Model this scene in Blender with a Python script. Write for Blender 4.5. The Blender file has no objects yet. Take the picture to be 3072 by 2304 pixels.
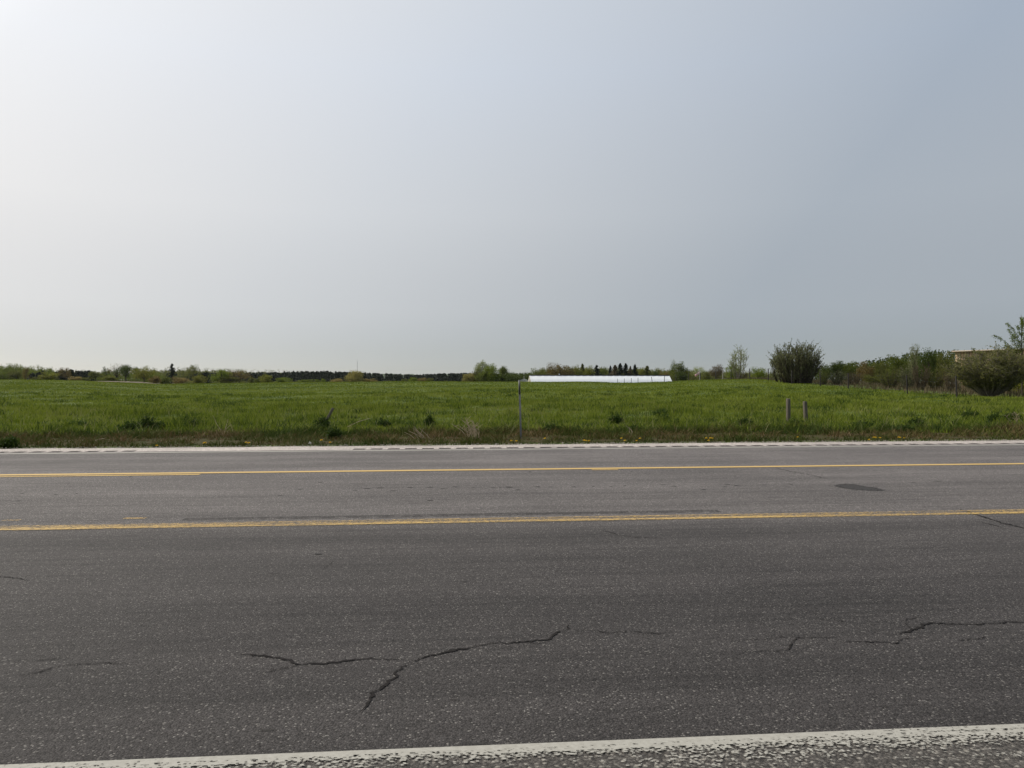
import bpy, math, random
import numpy as np

# ------------------------------------------------------------------ camera, sky, sun, exposure
S = bpy.context.scene
F = 2308.0                       # focal length in photo pixels (photo 3072 x 2304)
CAM_H = 1.0
ROLL = math.radians(-0.15)
PITCH = math.atan((1168 - 1152) / F)
TH = math.radians(4.65)          # road direction against the view's right
c_, s_ = math.cos(ROLL), math.sin(ROLL)
R0 = np.array([1.0, 0, 0]); U0 = np.array([0, -math.sin(PITCH), math.cos(PITCH)]); FW = np.array([0, math.cos(PITCH), math.sin(PITCH)])
CR = c_ * R0 + s_ * U0; CU = c_ * U0 - s_ * R0
cam = bpy.data.cameras.new('camera'); cam_o = bpy.data.objects.new('camera', cam); S.collection.objects.link(cam_o)
from mathutils import Matrix, Vector
M = Matrix([[CR[0], CU[0], -FW[0], 0], [CR[1], CU[1], -FW[1], 0], [CR[2], CU[2], -FW[2], CAM_H], [0, 0, 0, 1]])
cam_o.matrix_world = M
cam.sensor_width = 36; cam.lens = 36 * F / 3072; cam.clip_start = 0.05; cam.clip_end = 20000
S.camera = cam_o
S.render.resolution_x = 1024; S.render.resolution_y = 768

SUN_AZ, SUN_EL = math.radians(-62), math.radians(44)      # azimuth from +Y, negative = left
W = bpy.data.worlds.new('World'); S.world = W; W.use_nodes = True
wn = W.node_tree; wn.nodes.clear()
sky = wn.nodes.new('ShaderNodeTexSky'); sky.sky_type = 'NISHITA'; sky.sun_disc = False
sky.sun_elevation = SUN_EL; sky.sun_rotation = SUN_AZ
sky.altitude = 200; sky.air_density = 0.35; sky.dust_density = 1.0; sky.ozone_density = 1.0
# milky veil of high thin haze: brightness falls with the angle from the sun, the same all round the sky
def wnode(t, **kw):
    n = wn.nodes.new(t)
    for k, v in kw.items(): setattr(n, k, v)
    return n
wtc = wnode('ShaderNodeTexCoord'); wdot = wnode('ShaderNodeVectorMath', operation='DOT_PRODUCT')
wdot.inputs[1].default_value = (math.sin(SUN_AZ) * math.cos(SUN_EL), math.cos(SUN_AZ) * math.cos(SUN_EL), math.sin(SUN_EL))
wnrm = wnode('ShaderNodeVectorMath', operation='NORMALIZE'); wn.links.new(wtc.outputs['Generated'], wnrm.inputs[0]); wn.links.new(wnrm.outputs[0], wdot.inputs[0])
wmap = wnode('ShaderNodeMapRange'); wmap.inputs[1].default_value = -1; wmap.inputs[2].default_value = 1; wn.links.new(wdot.outputs['Value'], wmap.inputs[0])
def wramp(fac, stops):
    r = wnode('ShaderNodeValToRGB'); e = r.color_ramp.elements
    while len(e) < len(stops): e.new(0.5)
    for el, (p, c) in zip(e, stops): el.position = p; el.color = (*c, 1)
    wn.links.new(fac, r.inputs[0]); return r.outputs[0]
veil = wramp(wmap.outputs[0], [(0.0, (0.27, 0.31, 0.36)), (0.55, (0.345, 0.388, 0.432)), (0.609, (0.345, 0.390, 0.435)), (0.72, (0.465, 0.50, 0.53)), (0.803, (0.56, 0.59, 0.61)), (0.878, (0.67, 0.68, 0.67)), (0.92, (0.75, 0.75, 0.72)), (1.0, (1.3, 1.28, 1.18))])
wsep = wnode('ShaderNodeSeparateXYZ'); wn.links.new(wnrm.outputs[0], wsep.inputs[0])
tint_ = wramp(wsep.outputs[2], [(0.0, (0.58, 0.49, 0.33)), (0.05, (0.66, 0.57, 0.39)), (0.10, (0.84, 0.75, 0.58)), (0.22, (1.0, 0.94, 0.83)), (0.38, (1.0, 1.0, 1.0)), (1.0, (1.0, 1.0, 1.0))])
wmul = wnode('ShaderNodeMix', data_type='RGBA', blend_type='MULTIPLY'); wmul.inputs[0].default_value = 1; wn.links.new(veil, wmul.inputs[6]); wn.links.new(tint_, wmul.inputs[7])
bg = wn.nodes.new('ShaderNodeBackground'); bg.inputs['Strength'].default_value = 0.05
bg2 = wn.nodes.new('ShaderNodeBackground'); bg2.inputs['Strength'].default_value = 1.0
wadd = wn.nodes.new('ShaderNodeAddShader')
wo = wn.nodes.new('ShaderNodeOutputWorld')
wn.links.new(sky.outputs[0], bg.inputs[0]); wn.links.new(wmul.outputs[2], bg2.inputs[0])
wn.links.new(bg.outputs[0], wadd.inputs[0]); wn.links.new(bg2.outputs[0], wadd.inputs[1]); wn.links.new(wadd.outputs[0], wo.inputs[0])

sl = bpy.data.lights.new('sun', 'SUN'); sl.energy = 3.4; sl.angle = math.radians(1.5); sl.color = (1.0, 0.94, 0.83)
so = bpy.data.objects.new('sun', sl); S.collection.objects.link(so)
sd = Vector((math.sin(SUN_AZ) * math.cos(SUN_EL), math.cos(SUN_AZ) * math.cos(SUN_EL), math.sin(SUN_EL)))
so.rotation_euler = sd.to_track_quat('Z', 'Y').to_euler(); so.location = sd * 50

S.view_settings.view_transform = 'Standard'; S.view_settings.look = 'None'
S.view_settings.exposure = 0.0; S.view_settings.gamma = 1.0; S.view_settings.use_curve_mapping = False
S.render.engine = 'CYCLES'
S.cycles.max_bounces = 6; S.cycles.transparent_max_bounces = 12

# ------------------------------------------------------------------ helpers
rng = np.random.default_rng(7)
random.seed(7)
COL = S.collection

def ray(px, py):
    """direction through a photo pixel, scaled to one metre of depth"""
    v = (px - 1536) * CR - (py - 1152) * CU + F * FW
    return v / v[1]

def ground(px, py, z=0.0):
    v = ray(px, py); t = (z - CAM_H) / v[2]
    return np.array([v[0] * t, v[1] * t])

def road_uv(px, py):
    x, y = ground(px, py)
    return np.array([x * math.cos(TH) + y * math.sin(TH), -x * math.sin(TH) + y * math.cos(TH)])

def vnoise(x, y, seed=0):
    xi = np.floor(x).astype(np.int64); yi = np.floor(y).astype(np.int64)
    fx = x - xi; fy = y - yi; fx = fx * fx * (3 - 2 * fx); fy = fy * fy * (3 - 2 * fy)
    def h(a, b):
        n = (a * 374761393 + b * 668265263 + seed * 1442695041) & 0x7fffffff
        n = ((n ^ (n >> 13)) * 1274126177) & 0x7fffffff
        return ((n ^ (n >> 16)) & 0xffff) / 65535.0
    return (h(xi, yi) * (1 - fx) + h(xi + 1, yi) * fx) * (1 - fy) + (h(xi, yi + 1) * (1 - fx) + h(xi + 1, yi + 1) * fx) * fy

def sm(x, a, b):
    t = np.clip((x - a) / (b - a), 0, 1); return t * t * (3 - 2 * t)

class Geo:
    """collects numpy vertices and faces, becomes ONE mesh"""
    def __init__(self): self.v = []; self.f = []; self.t = []; self.m = []; self.n = 0
    def add(self, v, f, t=0.5, m=0):
        v = np.asarray(v, float).reshape(-1, 3); f = np.asarray(f, np.int64)
        if f.ndim == 1: f = f.reshape(1, -1)
        self.v.append(v); self.f.append(f + self.n); self.n += len(v)
        self.t.append(np.broadcast_to(np.asarray(t, float), (len(f),)).copy())
        self.m.append(np.full(len(f), m)); return self
    def box(self, c, s, t=0.5, m=0, rz=0.0):
        x, y, z = [d / 2 for d in s]
        v = np.array([[i * x, j * y, k * z] for k in (-1, 1) for j in (-1, 1) for i in (-1, 1)])
        cz, sz = math.cos(rz), math.sin(rz)
        v = np.c_[v[:, 0] * cz - v[:, 1] * sz, v[:, 0] * sz + v[:, 1] * cz, v[:, 2]] + np.asarray(c)
        return self.add(v, [[0, 2, 3, 1], [4, 5, 7, 6], [0, 1, 5, 4], [2, 6, 7, 3], [0, 4, 6, 2], [1, 3, 7, 5]], t, m)
    def tube(self, path, rad, n=5, t=0.5, m=0, cap=True):
        path = np.asarray(path, float); k = len(path); rad = np.broadcast_to(np.asarray(rad, float), (k,))
        d = np.gradient(path, axis=0); d /= np.linalg.norm(d, axis=1)[:, None] + 1e-9
        ref = np.array([0, 0, 1.0]) if abs(d[0][2]) < 0.9 else np.array([1.0, 0, 0])
        a = np.cross(d, ref); a /= np.linalg.norm(a, axis=1)[:, None] + 1e-9; b = np.cross(d, a)
        ang = np.arange(n) * 2 * math.pi / n
        v = path[:, None, :] + rad[:, None, None] * (np.cos(ang)[None, :, None] * a[:, None, :] + np.sin(ang)[None, :, None] * b[:, None, :])
        q = [[i * n + j, i * n + (j + 1) % n, (i + 1) * n + (j + 1) % n, (i + 1) * n + j] for i in range(k - 1) for j in range(n)]
        self.add(v.reshape(-1, 3), q, t, m)
        if cap: self.add(v[-1], [list(range(n))], t, m)
        return self
    def leaves(self, c, size, t, m=0, aspect=0.55, up=0.0, rg=None):
        rg = rg or rng; n = len(c)
        a = rg.normal(size=(n, 3)); a[:, 2] += up; a /= np.linalg.norm(a, axis=1)[:, None]
        r = rg.normal(size=(n, 3)); b = np.cross(a, r); b /= np.linalg.norm(b, axis=1)[:, None] + 1e-9
        s = np.broadcast_to(np.asarray(size, float), (n,))[:, None]
        v = np.stack([c - a * s, c - b * s * aspect, c + a * s, c + b * s * aspect], 1).reshape(-1, 3)
        f = np.arange(n * 4).reshape(n, 4)
        return self.add(v, f, t, m)
    def mesh(self, name, mats, smooth=False):
        V = np.concatenate(self.v); me = bpy.data.meshes.new(name)
        cnt = np.concatenate([np.full(len(f), f.shape[1]) for f in self.f]); loops = np.concatenate([f.ravel() for f in self.f])
        me.vertices.add(len(V)); me.vertices.foreach_set('co', V.ravel().astype(np.float32))
        me.loops.add(len(loops)); me.loops.foreach_set('vertex_index', loops.astype(np.int32))
        me.polygons.add(len(cnt)); me.polygons.foreach_set('loop_start', np.r_[0, np.cumsum(cnt)[:-1]].astype(np.int32))
        me.polygons.foreach_set('loop_total', cnt.astype(np.int32))
        me.polygons.foreach_set('material_index', np.concatenate(self.m).astype(np.int32))
        if smooth: me.polygons.foreach_set('use_smooth', np.ones(len(cnt), bool))
        at = me.attributes.new('tint', 'FLOAT', 'FACE'); at.data.foreach_set('value', np.concatenate(self.t).astype(np.float32))
        for mt in (mats if isinstance(mats, (list, tuple)) else [mats]): me.materials.append(mt)
        me.update(calc_edges=True); me.validate()
        return me
    def build(self, name, mats, parent=None, loc=None, rz=None, smooth=False):
        o = bpy.data.objects.new(name, self.mesh(name, mats, smooth)); COL.objects.link(o)
        if parent: o.parent = parent
        if loc is not None: o.location = loc
        if rz is not None: o.rotation_euler = (0, 0, rz)
        return o

def tag(o, label=None, cat=None, group=None, kind=None):
    if label: o['label'] = label
    if cat: o['category'] = cat
    if group: o['group'] = group
    if kind: o['kind'] = kind
    return o

def empty(name, loc, rz=0.0, label=None, cat=None, group=None):
    o = bpy.data.objects.new(name, None); COL.objects.link(o); o.location = loc; o.rotation_euler = (0, 0, rz)
    o.empty_display_size = 0.1
    return tag(o, label, cat, group)

def link_mesh(name, me, parent=None, loc=(0, 0, 0), rz=0.0, scale=(1, 1, 1), mat=None):
    o = bpy.data.objects.new(name, me); COL.objects.link(o); o.parent = parent
    o.location = loc; o.rotation_euler = (0, 0, rz); o.scale = scale
    if mat is not None:
        o.material_slots[0].link = 'OBJECT'; o.material_slots[0].material = mat
    return o

# ------------------------------------------------------------------ materials
class NT:
    def __init__(self, name):
        self.m = bpy.data.materials.new(name); self.m.use_nodes = True; self.t = self.m.node_tree; self.t.nodes.clear()
        self.out = self.n('ShaderNodeOutputMaterial')
    def n(self, typ, **kw):
        nd = self.t.nodes.new(typ)
        for k, v in kw.items():
            if k.startswith('_'): nd.inputs[k[1:].replace('_', ' ')].default_value = v
            else: setattr(nd, k, v)
        return nd
    def l(self, a, b): self.t.links.new(a, b)
    def coord(self, scale=(1, 1, 1), src='Object'):
        tc = self.n('ShaderNodeTexCoord'); mp = self.n('ShaderNodeMapping'); mp.inputs['Scale'].default_value = scale
        self.l(tc.outputs[src], mp.inputs[0]); return mp.outputs[0]
    def noise(self, vec, scale, detail=3.0, rough=0.55):
        nd = self.n('ShaderNodeTexNoise'); nd.inputs['Scale'].default_value = scale; nd.inputs['Detail'].default_value = detail
        nd.inputs['Roughness'].default_value = rough; self.l(vec, nd.inputs['Vector']); return nd.outputs['Fac']
    def ramp(self, fac, stops):
        r = self.n('ShaderNodeValToRGB'); e = r.color_ramp.elements
        while len(e) < len(stops): e.new(0.5)
        for el, (p, c) in zip(e, stops):
            el.position = p; el.color = (*c, 1) if not isinstance(c, (int, float)) else (c, c, c, 1)
        self.l(fac, r.inputs[0]); return r.outputs[0]
    def mix(self, fac, a, b, mode='MIX'):
        x = self.n('ShaderNodeMix', data_type='RGBA', blend_type=mode)
        for s, v in ((0, fac), (6, a), (7, b)):
            if hasattr(v, 'is_output') or isinstance(v, bpy.types.NodeSocket): self.l(v, x.inputs[s])
            else: x.inputs[s].default_value = v if s == 0 else (*v, 1)
        return x.outputs[2]
    def math(self, op, a, b=0.0, clamp=False):
        x = self.n('ShaderNodeMath', operation=op, use_clamp=clamp)
        for i, v in enumerate((a, b)):
            if isinstance(v, bpy.types.NodeSocket): self.l(v, x.inputs[i])
            else: x.inputs[i].default_value = v
        return x.outputs[0]
    def attr(self, name='tint'):
        a = self.n('ShaderNodeAttribute'); a.attribute_name = name; return a.outputs['Fac']
    def bump(self, h, strength=0.3, dist=0.01):
        b = self.n('ShaderNodeBump'); b.inputs['Strength'].default_value = strength; b.inputs['Distance'].default_value = dist
        self.l(h, b.inputs['Height']); return b.outputs[0]
    def pbr(self, col, rough=0.8, spec=0.3, normal=None, metal=0.0):
        p = self.n('ShaderNodeBsdfPrincipled')
        if isinstance(col, bpy.types.NodeSocket): self.l(col, p.inputs['Base Color'])
        else: p.inputs['Base Color'].default_value = (*col, 1)
        if isinstance(rough, bpy.types.NodeSocket): self.l(rough, p.inputs['Roughness'])
        else: p.inputs['Roughness'].default_value = rough
        p.inputs['Specular IOR Level'].default_value = spec; p.inputs['Metallic'].default_value = metal
        if normal is not None: self.l(normal, p.inputs['Normal'])
        return p.outputs[0]
    def mask(self, shader, fac):
        tr = self.n('ShaderNodeBsdfTransparent'); mx = self.n('ShaderNodeMixShader')
        self.l(fac, mx.inputs[0]); self.l(tr.outputs[0], mx.inputs[1]); self.l(shader, mx.inputs[2]); return mx.outputs[0]
    def done(self, sh): self.l(sh, self.out.inputs['Surface']); return self.m

def leaf_mat(name, a, b, trans=0.45, var=0.25):
    f_ = 1.0 if 'needle' in name or 'weed' in name else 1.62
    a = (a[0] * f_ * 1.08, a[1] * f_, a[2] * f_ * 0.9); b = (b[0] * f_ * 1.08, b[1] * f_, b[2] * f_ * 0.9)
    k = NT(name); t = k.attr(); col = k.mix(t, a, b)
    oi = k.n('ShaderNodeObjectInfo')
    hsv = k.n('ShaderNodeHueSaturation'); k.l(col, hsv.inputs['Color'])
    k.l(k.math('ADD', k.math('MULTIPLY', oi.outputs['Random'], var), 1 - var / 2), hsv.inputs['Value'])
    col = hsv.outputs[0]
    p = k.pbr(col, 0.7, 0.12)
    tr = k.n('ShaderNodeBsdfTranslucent'); k.l(k.mix(0.5, col, (0.5, 0.7, 0.1), 'MULTIPLY') if False else col, tr.inputs[0])
    mx = k.n('ShaderNodeMixShader'); mx.inputs[0].default_value = trans; k.l(p, mx.inputs[1]); k.l(tr.outputs[0], mx.inputs[2])
    return k.done(mx.outputs[0])

def plain(name, a, b=None, rough=0.8, spec=0.3, scale=8.0, stretch=(1, 1, 1), bump=0.0, metal=0.0):
    k = NT(name); b = b or tuple(x * 0.75 for x in a)
    v = k.coord(stretch); n = k.noise(v, scale, 4.0)
    return k.done(k.pbr(k.mix(k.ramp(n, [(0.3, 0.0), (0.7, 1.0)]), a, b), rough, spec, k.bump(n, bump) if bump else None, metal))

def asphalt(name, dark, mean, chip, scale, chip_amt, streak=True, rough=0.78, spec=0.18):
    k = NT(name); v = k.coord()
    vo = k.n('ShaderNodeTexVoronoi', feature='F1'); vo.inputs['Scale'].default_value = scale; k.l(v, vo.inputs['Vector'])
    sep = k.n('ShaderNodeSeparateColor'); k.l(vo.outputs['Color'], sep.inputs[0])
    base = k.ramp(sep.outputs[0], [(0.0, dark), (0.55, mean), (1 - chip_amt, tuple(m * 1.25 for m in mean)), (1 - chip_amt * 0.45, chip)])
    rim = k.ramp(vo.outputs['Distance'], [(0.25, 1.0), (0.75, 0.55)])
    col = k.mix(1.0, base, rim, 'MULTIPLY')
    fine = k.noise(v, scale * 2.3, 2.0)
    col = k.mix(1.0, col, k.ramp(fine, [(0.3, 0.72), (0.7, 1.25)]), 'MULTIPLY')
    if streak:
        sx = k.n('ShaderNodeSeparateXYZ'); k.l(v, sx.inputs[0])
        lane = k.ramp(k.math('MULTIPLY', sx.outputs[1], 1 / 14.0), [(0.14, 0.60), (0.27, 0.64), (0.38, 0.80), (0.43, 1.42), (0.67, 1.54), (0.70, 1.64), (0.95, 1.76)])  # near lane darker, far lanes paler: lane wear plus painted grazing-angle sheen
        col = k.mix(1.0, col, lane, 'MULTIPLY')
        st = k.noise(k.coord((0.10, 1.6, 1)), 1.0, 4.0, 0.6)
        col = k.mix(1.0, col, k.ramp(st, [(0.30, 0.74), (0.7, 1.18)]), 'MULTIPLY')
        bl = k.noise(k.coord((0.5, 0.8, 1)), 0.9, 3.0)
        col = k.mix(1.0, col, k.ramp(bl, [(0.3, 0.84), (0.7, 1.14)]), 'MULTIPLY')
        st2 = k.noise(k.coord((0.8, 14.0, 1)), 1.0, 3.0, 0.6)
        col = k.mix(1.0, col, k.ramp(st2, [(0.36, 0.80), (0.5, 1.0)]), 'MULTIPLY')
    h = k.math('ADD', k.math('MULTIPLY', vo.outputs['Distance'], -1.0), k.math('MULTIPLY', fine, 0.6))
    return k.done(k.pbr(col, rough, spec, k.bump(h, 0.55, 0.006)))

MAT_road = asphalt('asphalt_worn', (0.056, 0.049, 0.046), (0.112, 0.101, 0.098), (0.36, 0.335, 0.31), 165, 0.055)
MAT_rough = asphalt('asphalt_coarse', (0.058, 0.052, 0.047), (0.092, 0.083, 0.075), (0.27, 0.25, 0.22), 95, 0.15, False)
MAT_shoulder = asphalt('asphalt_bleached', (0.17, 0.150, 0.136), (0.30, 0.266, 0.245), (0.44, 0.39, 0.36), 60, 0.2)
MAT_groove = asphalt('asphalt_milled', (0.025, 0.022, 0.021), (0.060, 0.053, 0.050), (0.10, 0.09, 0.08), 70, 0.06, False)

def paint_mat(name, col, col2, seed, patch=2.0):
    """road paint; the face attribute tint is how much paint is left across the stripe"""
    k = NT(name)
    v = k.coord((1, 1, 1)); v2 = k.coord((0.30, 4.0, 1))
    n = k.noise(v, 70 + seed, 5.0, 0.8); n2 = k.noise(v2, patch, 4.0, 0.7)
    vo = k.n('ShaderNodeTexVoronoi', feature='F1'); vo.inputs['Scale'].default_value = 150; k.l(v, vo.inputs['Vector'])
    sep = k.n('ShaderNodeSeparateColor'); k.l(vo.outputs['Color'], sep.inputs[0])
    s = k.math('ADD', k.math('MULTIPLY', n, 0.45), k.math('MULTIPLY', n2, 0.9))
    s = k.math('ADD', s, k.math('MULTIPLY', sep.outputs[0], 0.45))
    s = k.math('ADD', s, k.math('MULTIPLY', k.attr(), 1.6))
    fac = k.ramp(k.math('MULTIPLY', s, 0.4), [(0.565, 0.0), (0.60, 1.0)])
    c = k.mix(k.ramp(n, [(0.35, 0.0), (0.7, 1.0)]), col2, col)
    return k.done(k.mask(k.pbr(c, 0.7, 0.3), fac))

MAT_white = paint_mat('worn_white_paint', (0.40, 0.385, 0.345), (0.29, 0.275, 0.24), 1)
MAT_yellow = paint_mat('worn_yellow_paint', (0.56, 0.38, 0.13), (0.44, 0.29, 0.10), 5, 1.6)

k = NT('tar'); v = k.coord(); n = k.noise(v, 40, 3)
MAT_crack = k.done(k.pbr(k.mix(n, (0.007, 0.006, 0.006), (0.026, 0.023, 0.022)), 0.95, 0.1))
def stain_mat(name, col, col2):
    k = NT(name); v = k.coord(); n = k.noise(v, 38, 4, 0.65); n2 = k.noise(v, 9, 3)
    s = k.math('ADD', k.math('MULTIPLY', k.attr(), 1.0), k.math('ADD', k.math('MULTIPLY', n, 0.45), k.math('MULTIPLY', n2, 0.4)))
    return k.done(k.mask(k.pbr(k.mix(n, col, col2), 0.8, 0.25), k.ramp(s, [(0.78, 0.0), (1.12, 0.9)])))
MAT_stain = stain_mat('dark_patch', (0.022, 0.020, 0.019), (0.052, 0.047, 0.044))
MAT_pit = stain_mat('pit_dark', (0.012, 0.011, 0.010), (0.035, 0.031, 0.029))  # dark colour of small gouges worn into the asphalt
MAT_seam = stain_mat('seam_asphalt', (0.036, 0.033, 0.031), (0.075, 0.069, 0.065))

k = NT('field_soil_and_grass'); v = k.coord()
a = k.noise(v, 0.35, 5, 0.6); b = k.noise(v, 5.0, 4, 0.7); e = k.noise(k.coord((0.03, 0.12, 1)), 1.0, 4, 0.6)
g = k.mix(k.ramp(a, [(0.3, 0.0), (0.7, 1.0)]), (0.096, 0.132, 0.016), (0.140, 0.172, 0.023))
g = k.mix(k.ramp(e, [(0.35, 0.0), (0.65, 0.8)]), g, (0.052, 0.088, 0.018))
g = k.mix(k.ramp(b, [(0.35, 0.55), (0.6, 0.0)]), g, (0.030, 0.044, 0.012))
MAT_field = k.done(k.pbr(g, 0.9, 0.15, k.bump(b, 0.8, 0.15)))
k = NT('verge_soil'); v = k.coord(); a = k.noise(v, 3.0, 5, 0.65); b = k.noise(v, 30.0, 4, 0.7)
g = k.mix(k.ramp(a, [(0.35, 0.0), (0.65, 1.0)]), (0.085, 0.058, 0.030), (0.050, 0.060, 0.016)); g = k.mix(k.ramp(b, [(0.3, 0.7), (0.6, 0.0)]), g, (0.025, 0.018, 0.010))
MAT_verge = k.done(k.pbr(g, 0.95, 0.1, k.bump(b, 0.8, 0.03)))
MAT_soil = plain('bare_soil', (0.18, 0.14, 0.10), (0.145, 0.12, 0.085), 0.95, 0.1, 0.15)

def blade_mat(name, stops, trans=0.3):
    k = NT(name); col = k.ramp(k.attr(), stops); p = k.pbr(col, 0.75, 0.08)
    tr = k.n('ShaderNodeBsdfTranslucent'); k.l(col, tr.inputs[0]); mx = k.n('ShaderNodeMixShader'); mx.inputs[0].default_value = trans
    k.l(p, mx.inputs[1]); k.l(tr.outputs[0], mx.inputs[2]); return k.done(mx.outputs[0])
MAT_blade = blade_mat('grass_blade', [(0.0, (0.038, 0.062, 0.014)), (0.35, (0.120, 0.160, 0.017)), (0.7, (0.205, 0.240, 0.030)), (0.9, (0.19, 0.21, 0.055)), (1.0, (0.30, 0.27, 0.14))])
MAT_thatch = blade_mat('thatch_blade', [(0.0, (0.036, 0.062, 0.010)), (0.4, (0.075, 0.085, 0.018)), (0.6, (0.120, 0.082, 0.036)), (0.85, (0.18, 0.125, 0.060)), (1.0, (0.30, 0.24, 0.14))], 0.2)
MAT_dry = blade_mat('dry_grass_blade', [(0.0, (0.060, 0.068, 0.020)), (0.5, (0.095, 0.078, 0.042)), (1.0, (0.155, 0.120, 0.078))], 0.2)
MAT_weed = leaf_mat('weed_leaf', (0.022, 0.044, 0.010), (0.058, 0.098, 0.018), 0.3)
MAT_straw = plain('dead_stalk', (0.46, 0.37, 0.25), (0.30, 0.23, 0.15), 0.8, 0.2, 20)
MAT_oldwood = plain('weathered_wood', (0.17, 0.148, 0.118), (0.075, 0.066, 0.054), 0.85, 0.05, 9.0, (6, 6, 0.7), 0.4)
MAT_steel = plain('galvanised_steel', (0.17, 0.172, 0.175), (0.11, 0.112, 0.115), 0.6, 0.2, 14, (1, 1, 1), 0.0, 0.2)
MAT_black = plain('black_sheeting', (0.012, 0.012, 0.013), (0.022, 0.021, 0.021), 0.5, 0.4)
MAT_darkpost = plain('dark_steel_post', (0.022, 0.020, 0.020), (0.045, 0.035, 0.030), 0.7, 0.3)
MAT_wire = plain('fence_wire', (0.10, 0.10, 0.10), None, 0.5, 0.4, 8, (1, 1, 1), 0, 0.5)
MAT_bark = plain('bark', (0.085, 0.068, 0.052), (0.045, 0.036, 0.028), 0.9, 0.15, 14, (4, 4, 1), 0.5)
MAT_palebark = plain('pale_bark', (0.26, 0.23, 0.19), (0.15, 0.13, 0.10), 0.9, 0.15, 14, (4, 4, 1))
LM = {
 'mid':   leaf_mat('leaf_mid_green', (0.038, 0.055, 0.011), (0.082, 0.104, 0.017)),
 'dark':  leaf_mat('leaf_deep_green', (0.022, 0.036, 0.009), (0.050, 0.070, 0.014)),
 'olive': leaf_mat('leaf_olive', (0.048, 0.058, 0.016), (0.098, 0.110, 0.028)),
 'yellow':leaf_mat('leaf_yellow_green', (0.070, 0.084, 0.014), (0.135, 0.145, 0.026)),
 'bright':leaf_mat('leaf_bright_spring', (0.055, 0.085, 0.010), (0.115, 0.150, 0.018)),
 'brown': leaf_mat('leaf_bronze', (0.060, 0.050, 0.020), (0.115, 0.092, 0.034)),
 'tan':   leaf_mat('leaf_tan_catkin', (0.105, 0.092, 0.034), (0.185, 0.155, 0.060)),
 'pale':  leaf_mat('leaf_pale', (0.090, 0.120, 0.050), (0.230, 0.260, 0.130)),
 'cream': leaf_mat('leaf_and_cream_blossom', (0.080, 0.088, 0.020), (0.300, 0.275, 0.110)),
 'grey':  leaf_mat('leaf_grey_olive', (0.054, 0.066, 0.030), (0.150, 0.165, 0.088)),
 'greybrown': leaf_mat('leaf_grey_brown', (0.055, 0.046, 0.030), (0.110, 0.095, 0.060)),
 'willow': leaf_mat('leaf_willow', (0.056, 0.064, 0.022), (0.138, 0.146, 0.056)),
 'conifer': leaf_mat('needle_dark', (0.008, 0.014, 0.010), (0.022, 0.034, 0.018), 0.1),
}

# ------------------------------------------------------------------ terrain
PXS = np.array([-900, 0, 150, 245, 330, 430, 480, 600, 750, 900, 1100, 1250, 1450, 1560, 1650, 1760, 1850, 1900, 1990, 2060, 2200, 2280, 2400, 2500, 2700, 2900, 3072, 4000])
YC = np.array([1140, 1140, 1141, 1143, 1149, 1154, 1154, 1152, 1150, 1148, 1146.5, 1145, 1147, 1147, 1147.5, 1146.5, 1149, 1150, 1147, 1143.5, 1139.5, 1140, 1147, 1150, 1157, 1162, 1162, 1160.])
YF = np.array([1143, 1142, 1143, 1143.5, 1143.5, 1146, 1152, 1151, 1150, 1149, 1148, 1147.5, 1149, 1149, 1150, 1150, 1152, 1152, 1151, 1147, 1143, 1143, 1147, 1148, 1150, 1152, 1152, 1152.])
DZC = np.array([ray(p, y)[2] for p, y in zip(PXS, YC)]); DZF = np.array([ray(p, y)[2] for p, y in zip(PXS, YF)])
DC = np.interp(PXS, [-900, 600, 1300, 1700, 2200, 4000], [150, 140, 125, 115, 105, 105])
DF = 330.0
def terrain(x, y):
    x = np.asarray(x, float); y = np.asarray(y, float)
    r = np.hypot(x, y); az = np.arctan2(x, np.where(r < 1e-6, 1, y)); azc = np.clip(az, -0.9, 0.9)
    d = r * np.cos(azc) * np.where(np.abs(az) > 0.9, 1.0, 1.0); px = 1536 + F * np.tan(azc)
    dc = np.interp(px, PXS, DC); zc = CAM_H + np.interp(px, PXS, DZC) * dc; zf = CAM_H + np.interp(px, PXS, DZF) * DF
    u = np.clip((d - 18) / (dc - 18), 0, 1)
    z = np.where(d < dc, zc * (0.25 * u + 0.75 * u ** 1.7), zc + (zf - zc) * np.clip((d - dc) / (DF - dc), 0, 1))
    z = z + np.where(d > DF, (d - DF) * 0.0035 * np.exp(-(d - DF) / 900.0), 0)
    w = -x * math.sin(TH) + y * math.cos(TH)
    z = z * sm(w, 15, 34) * (1 - sm(np.abs(az), 0.95, 1.4))
    z = z + sm(w, 16, 24) * (vnoise(x * 0.13, y * 0.13, 3) - 0.5) * 0.18 * (1 - sm(d, 60, 120)) + sm(w, 30, 60) * (vnoise(x * 0.03, y * 0.03, 9) - 0.5) * 0.25 * (1 - sm(d, 80, 130))
    z = z + np.where(w < 14.0, -0.07, -0.07 + 0.06 * sm(w, 14.0, 14.35) + 0.05 * (vnoise(x * 0.9, y * 0.9, 5) - 0.5) * sm(w, 14.4, 15.5))
    return z
def tz(x, y): return float(terrain(np.array([x]), np.array([y]))[0])

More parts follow.
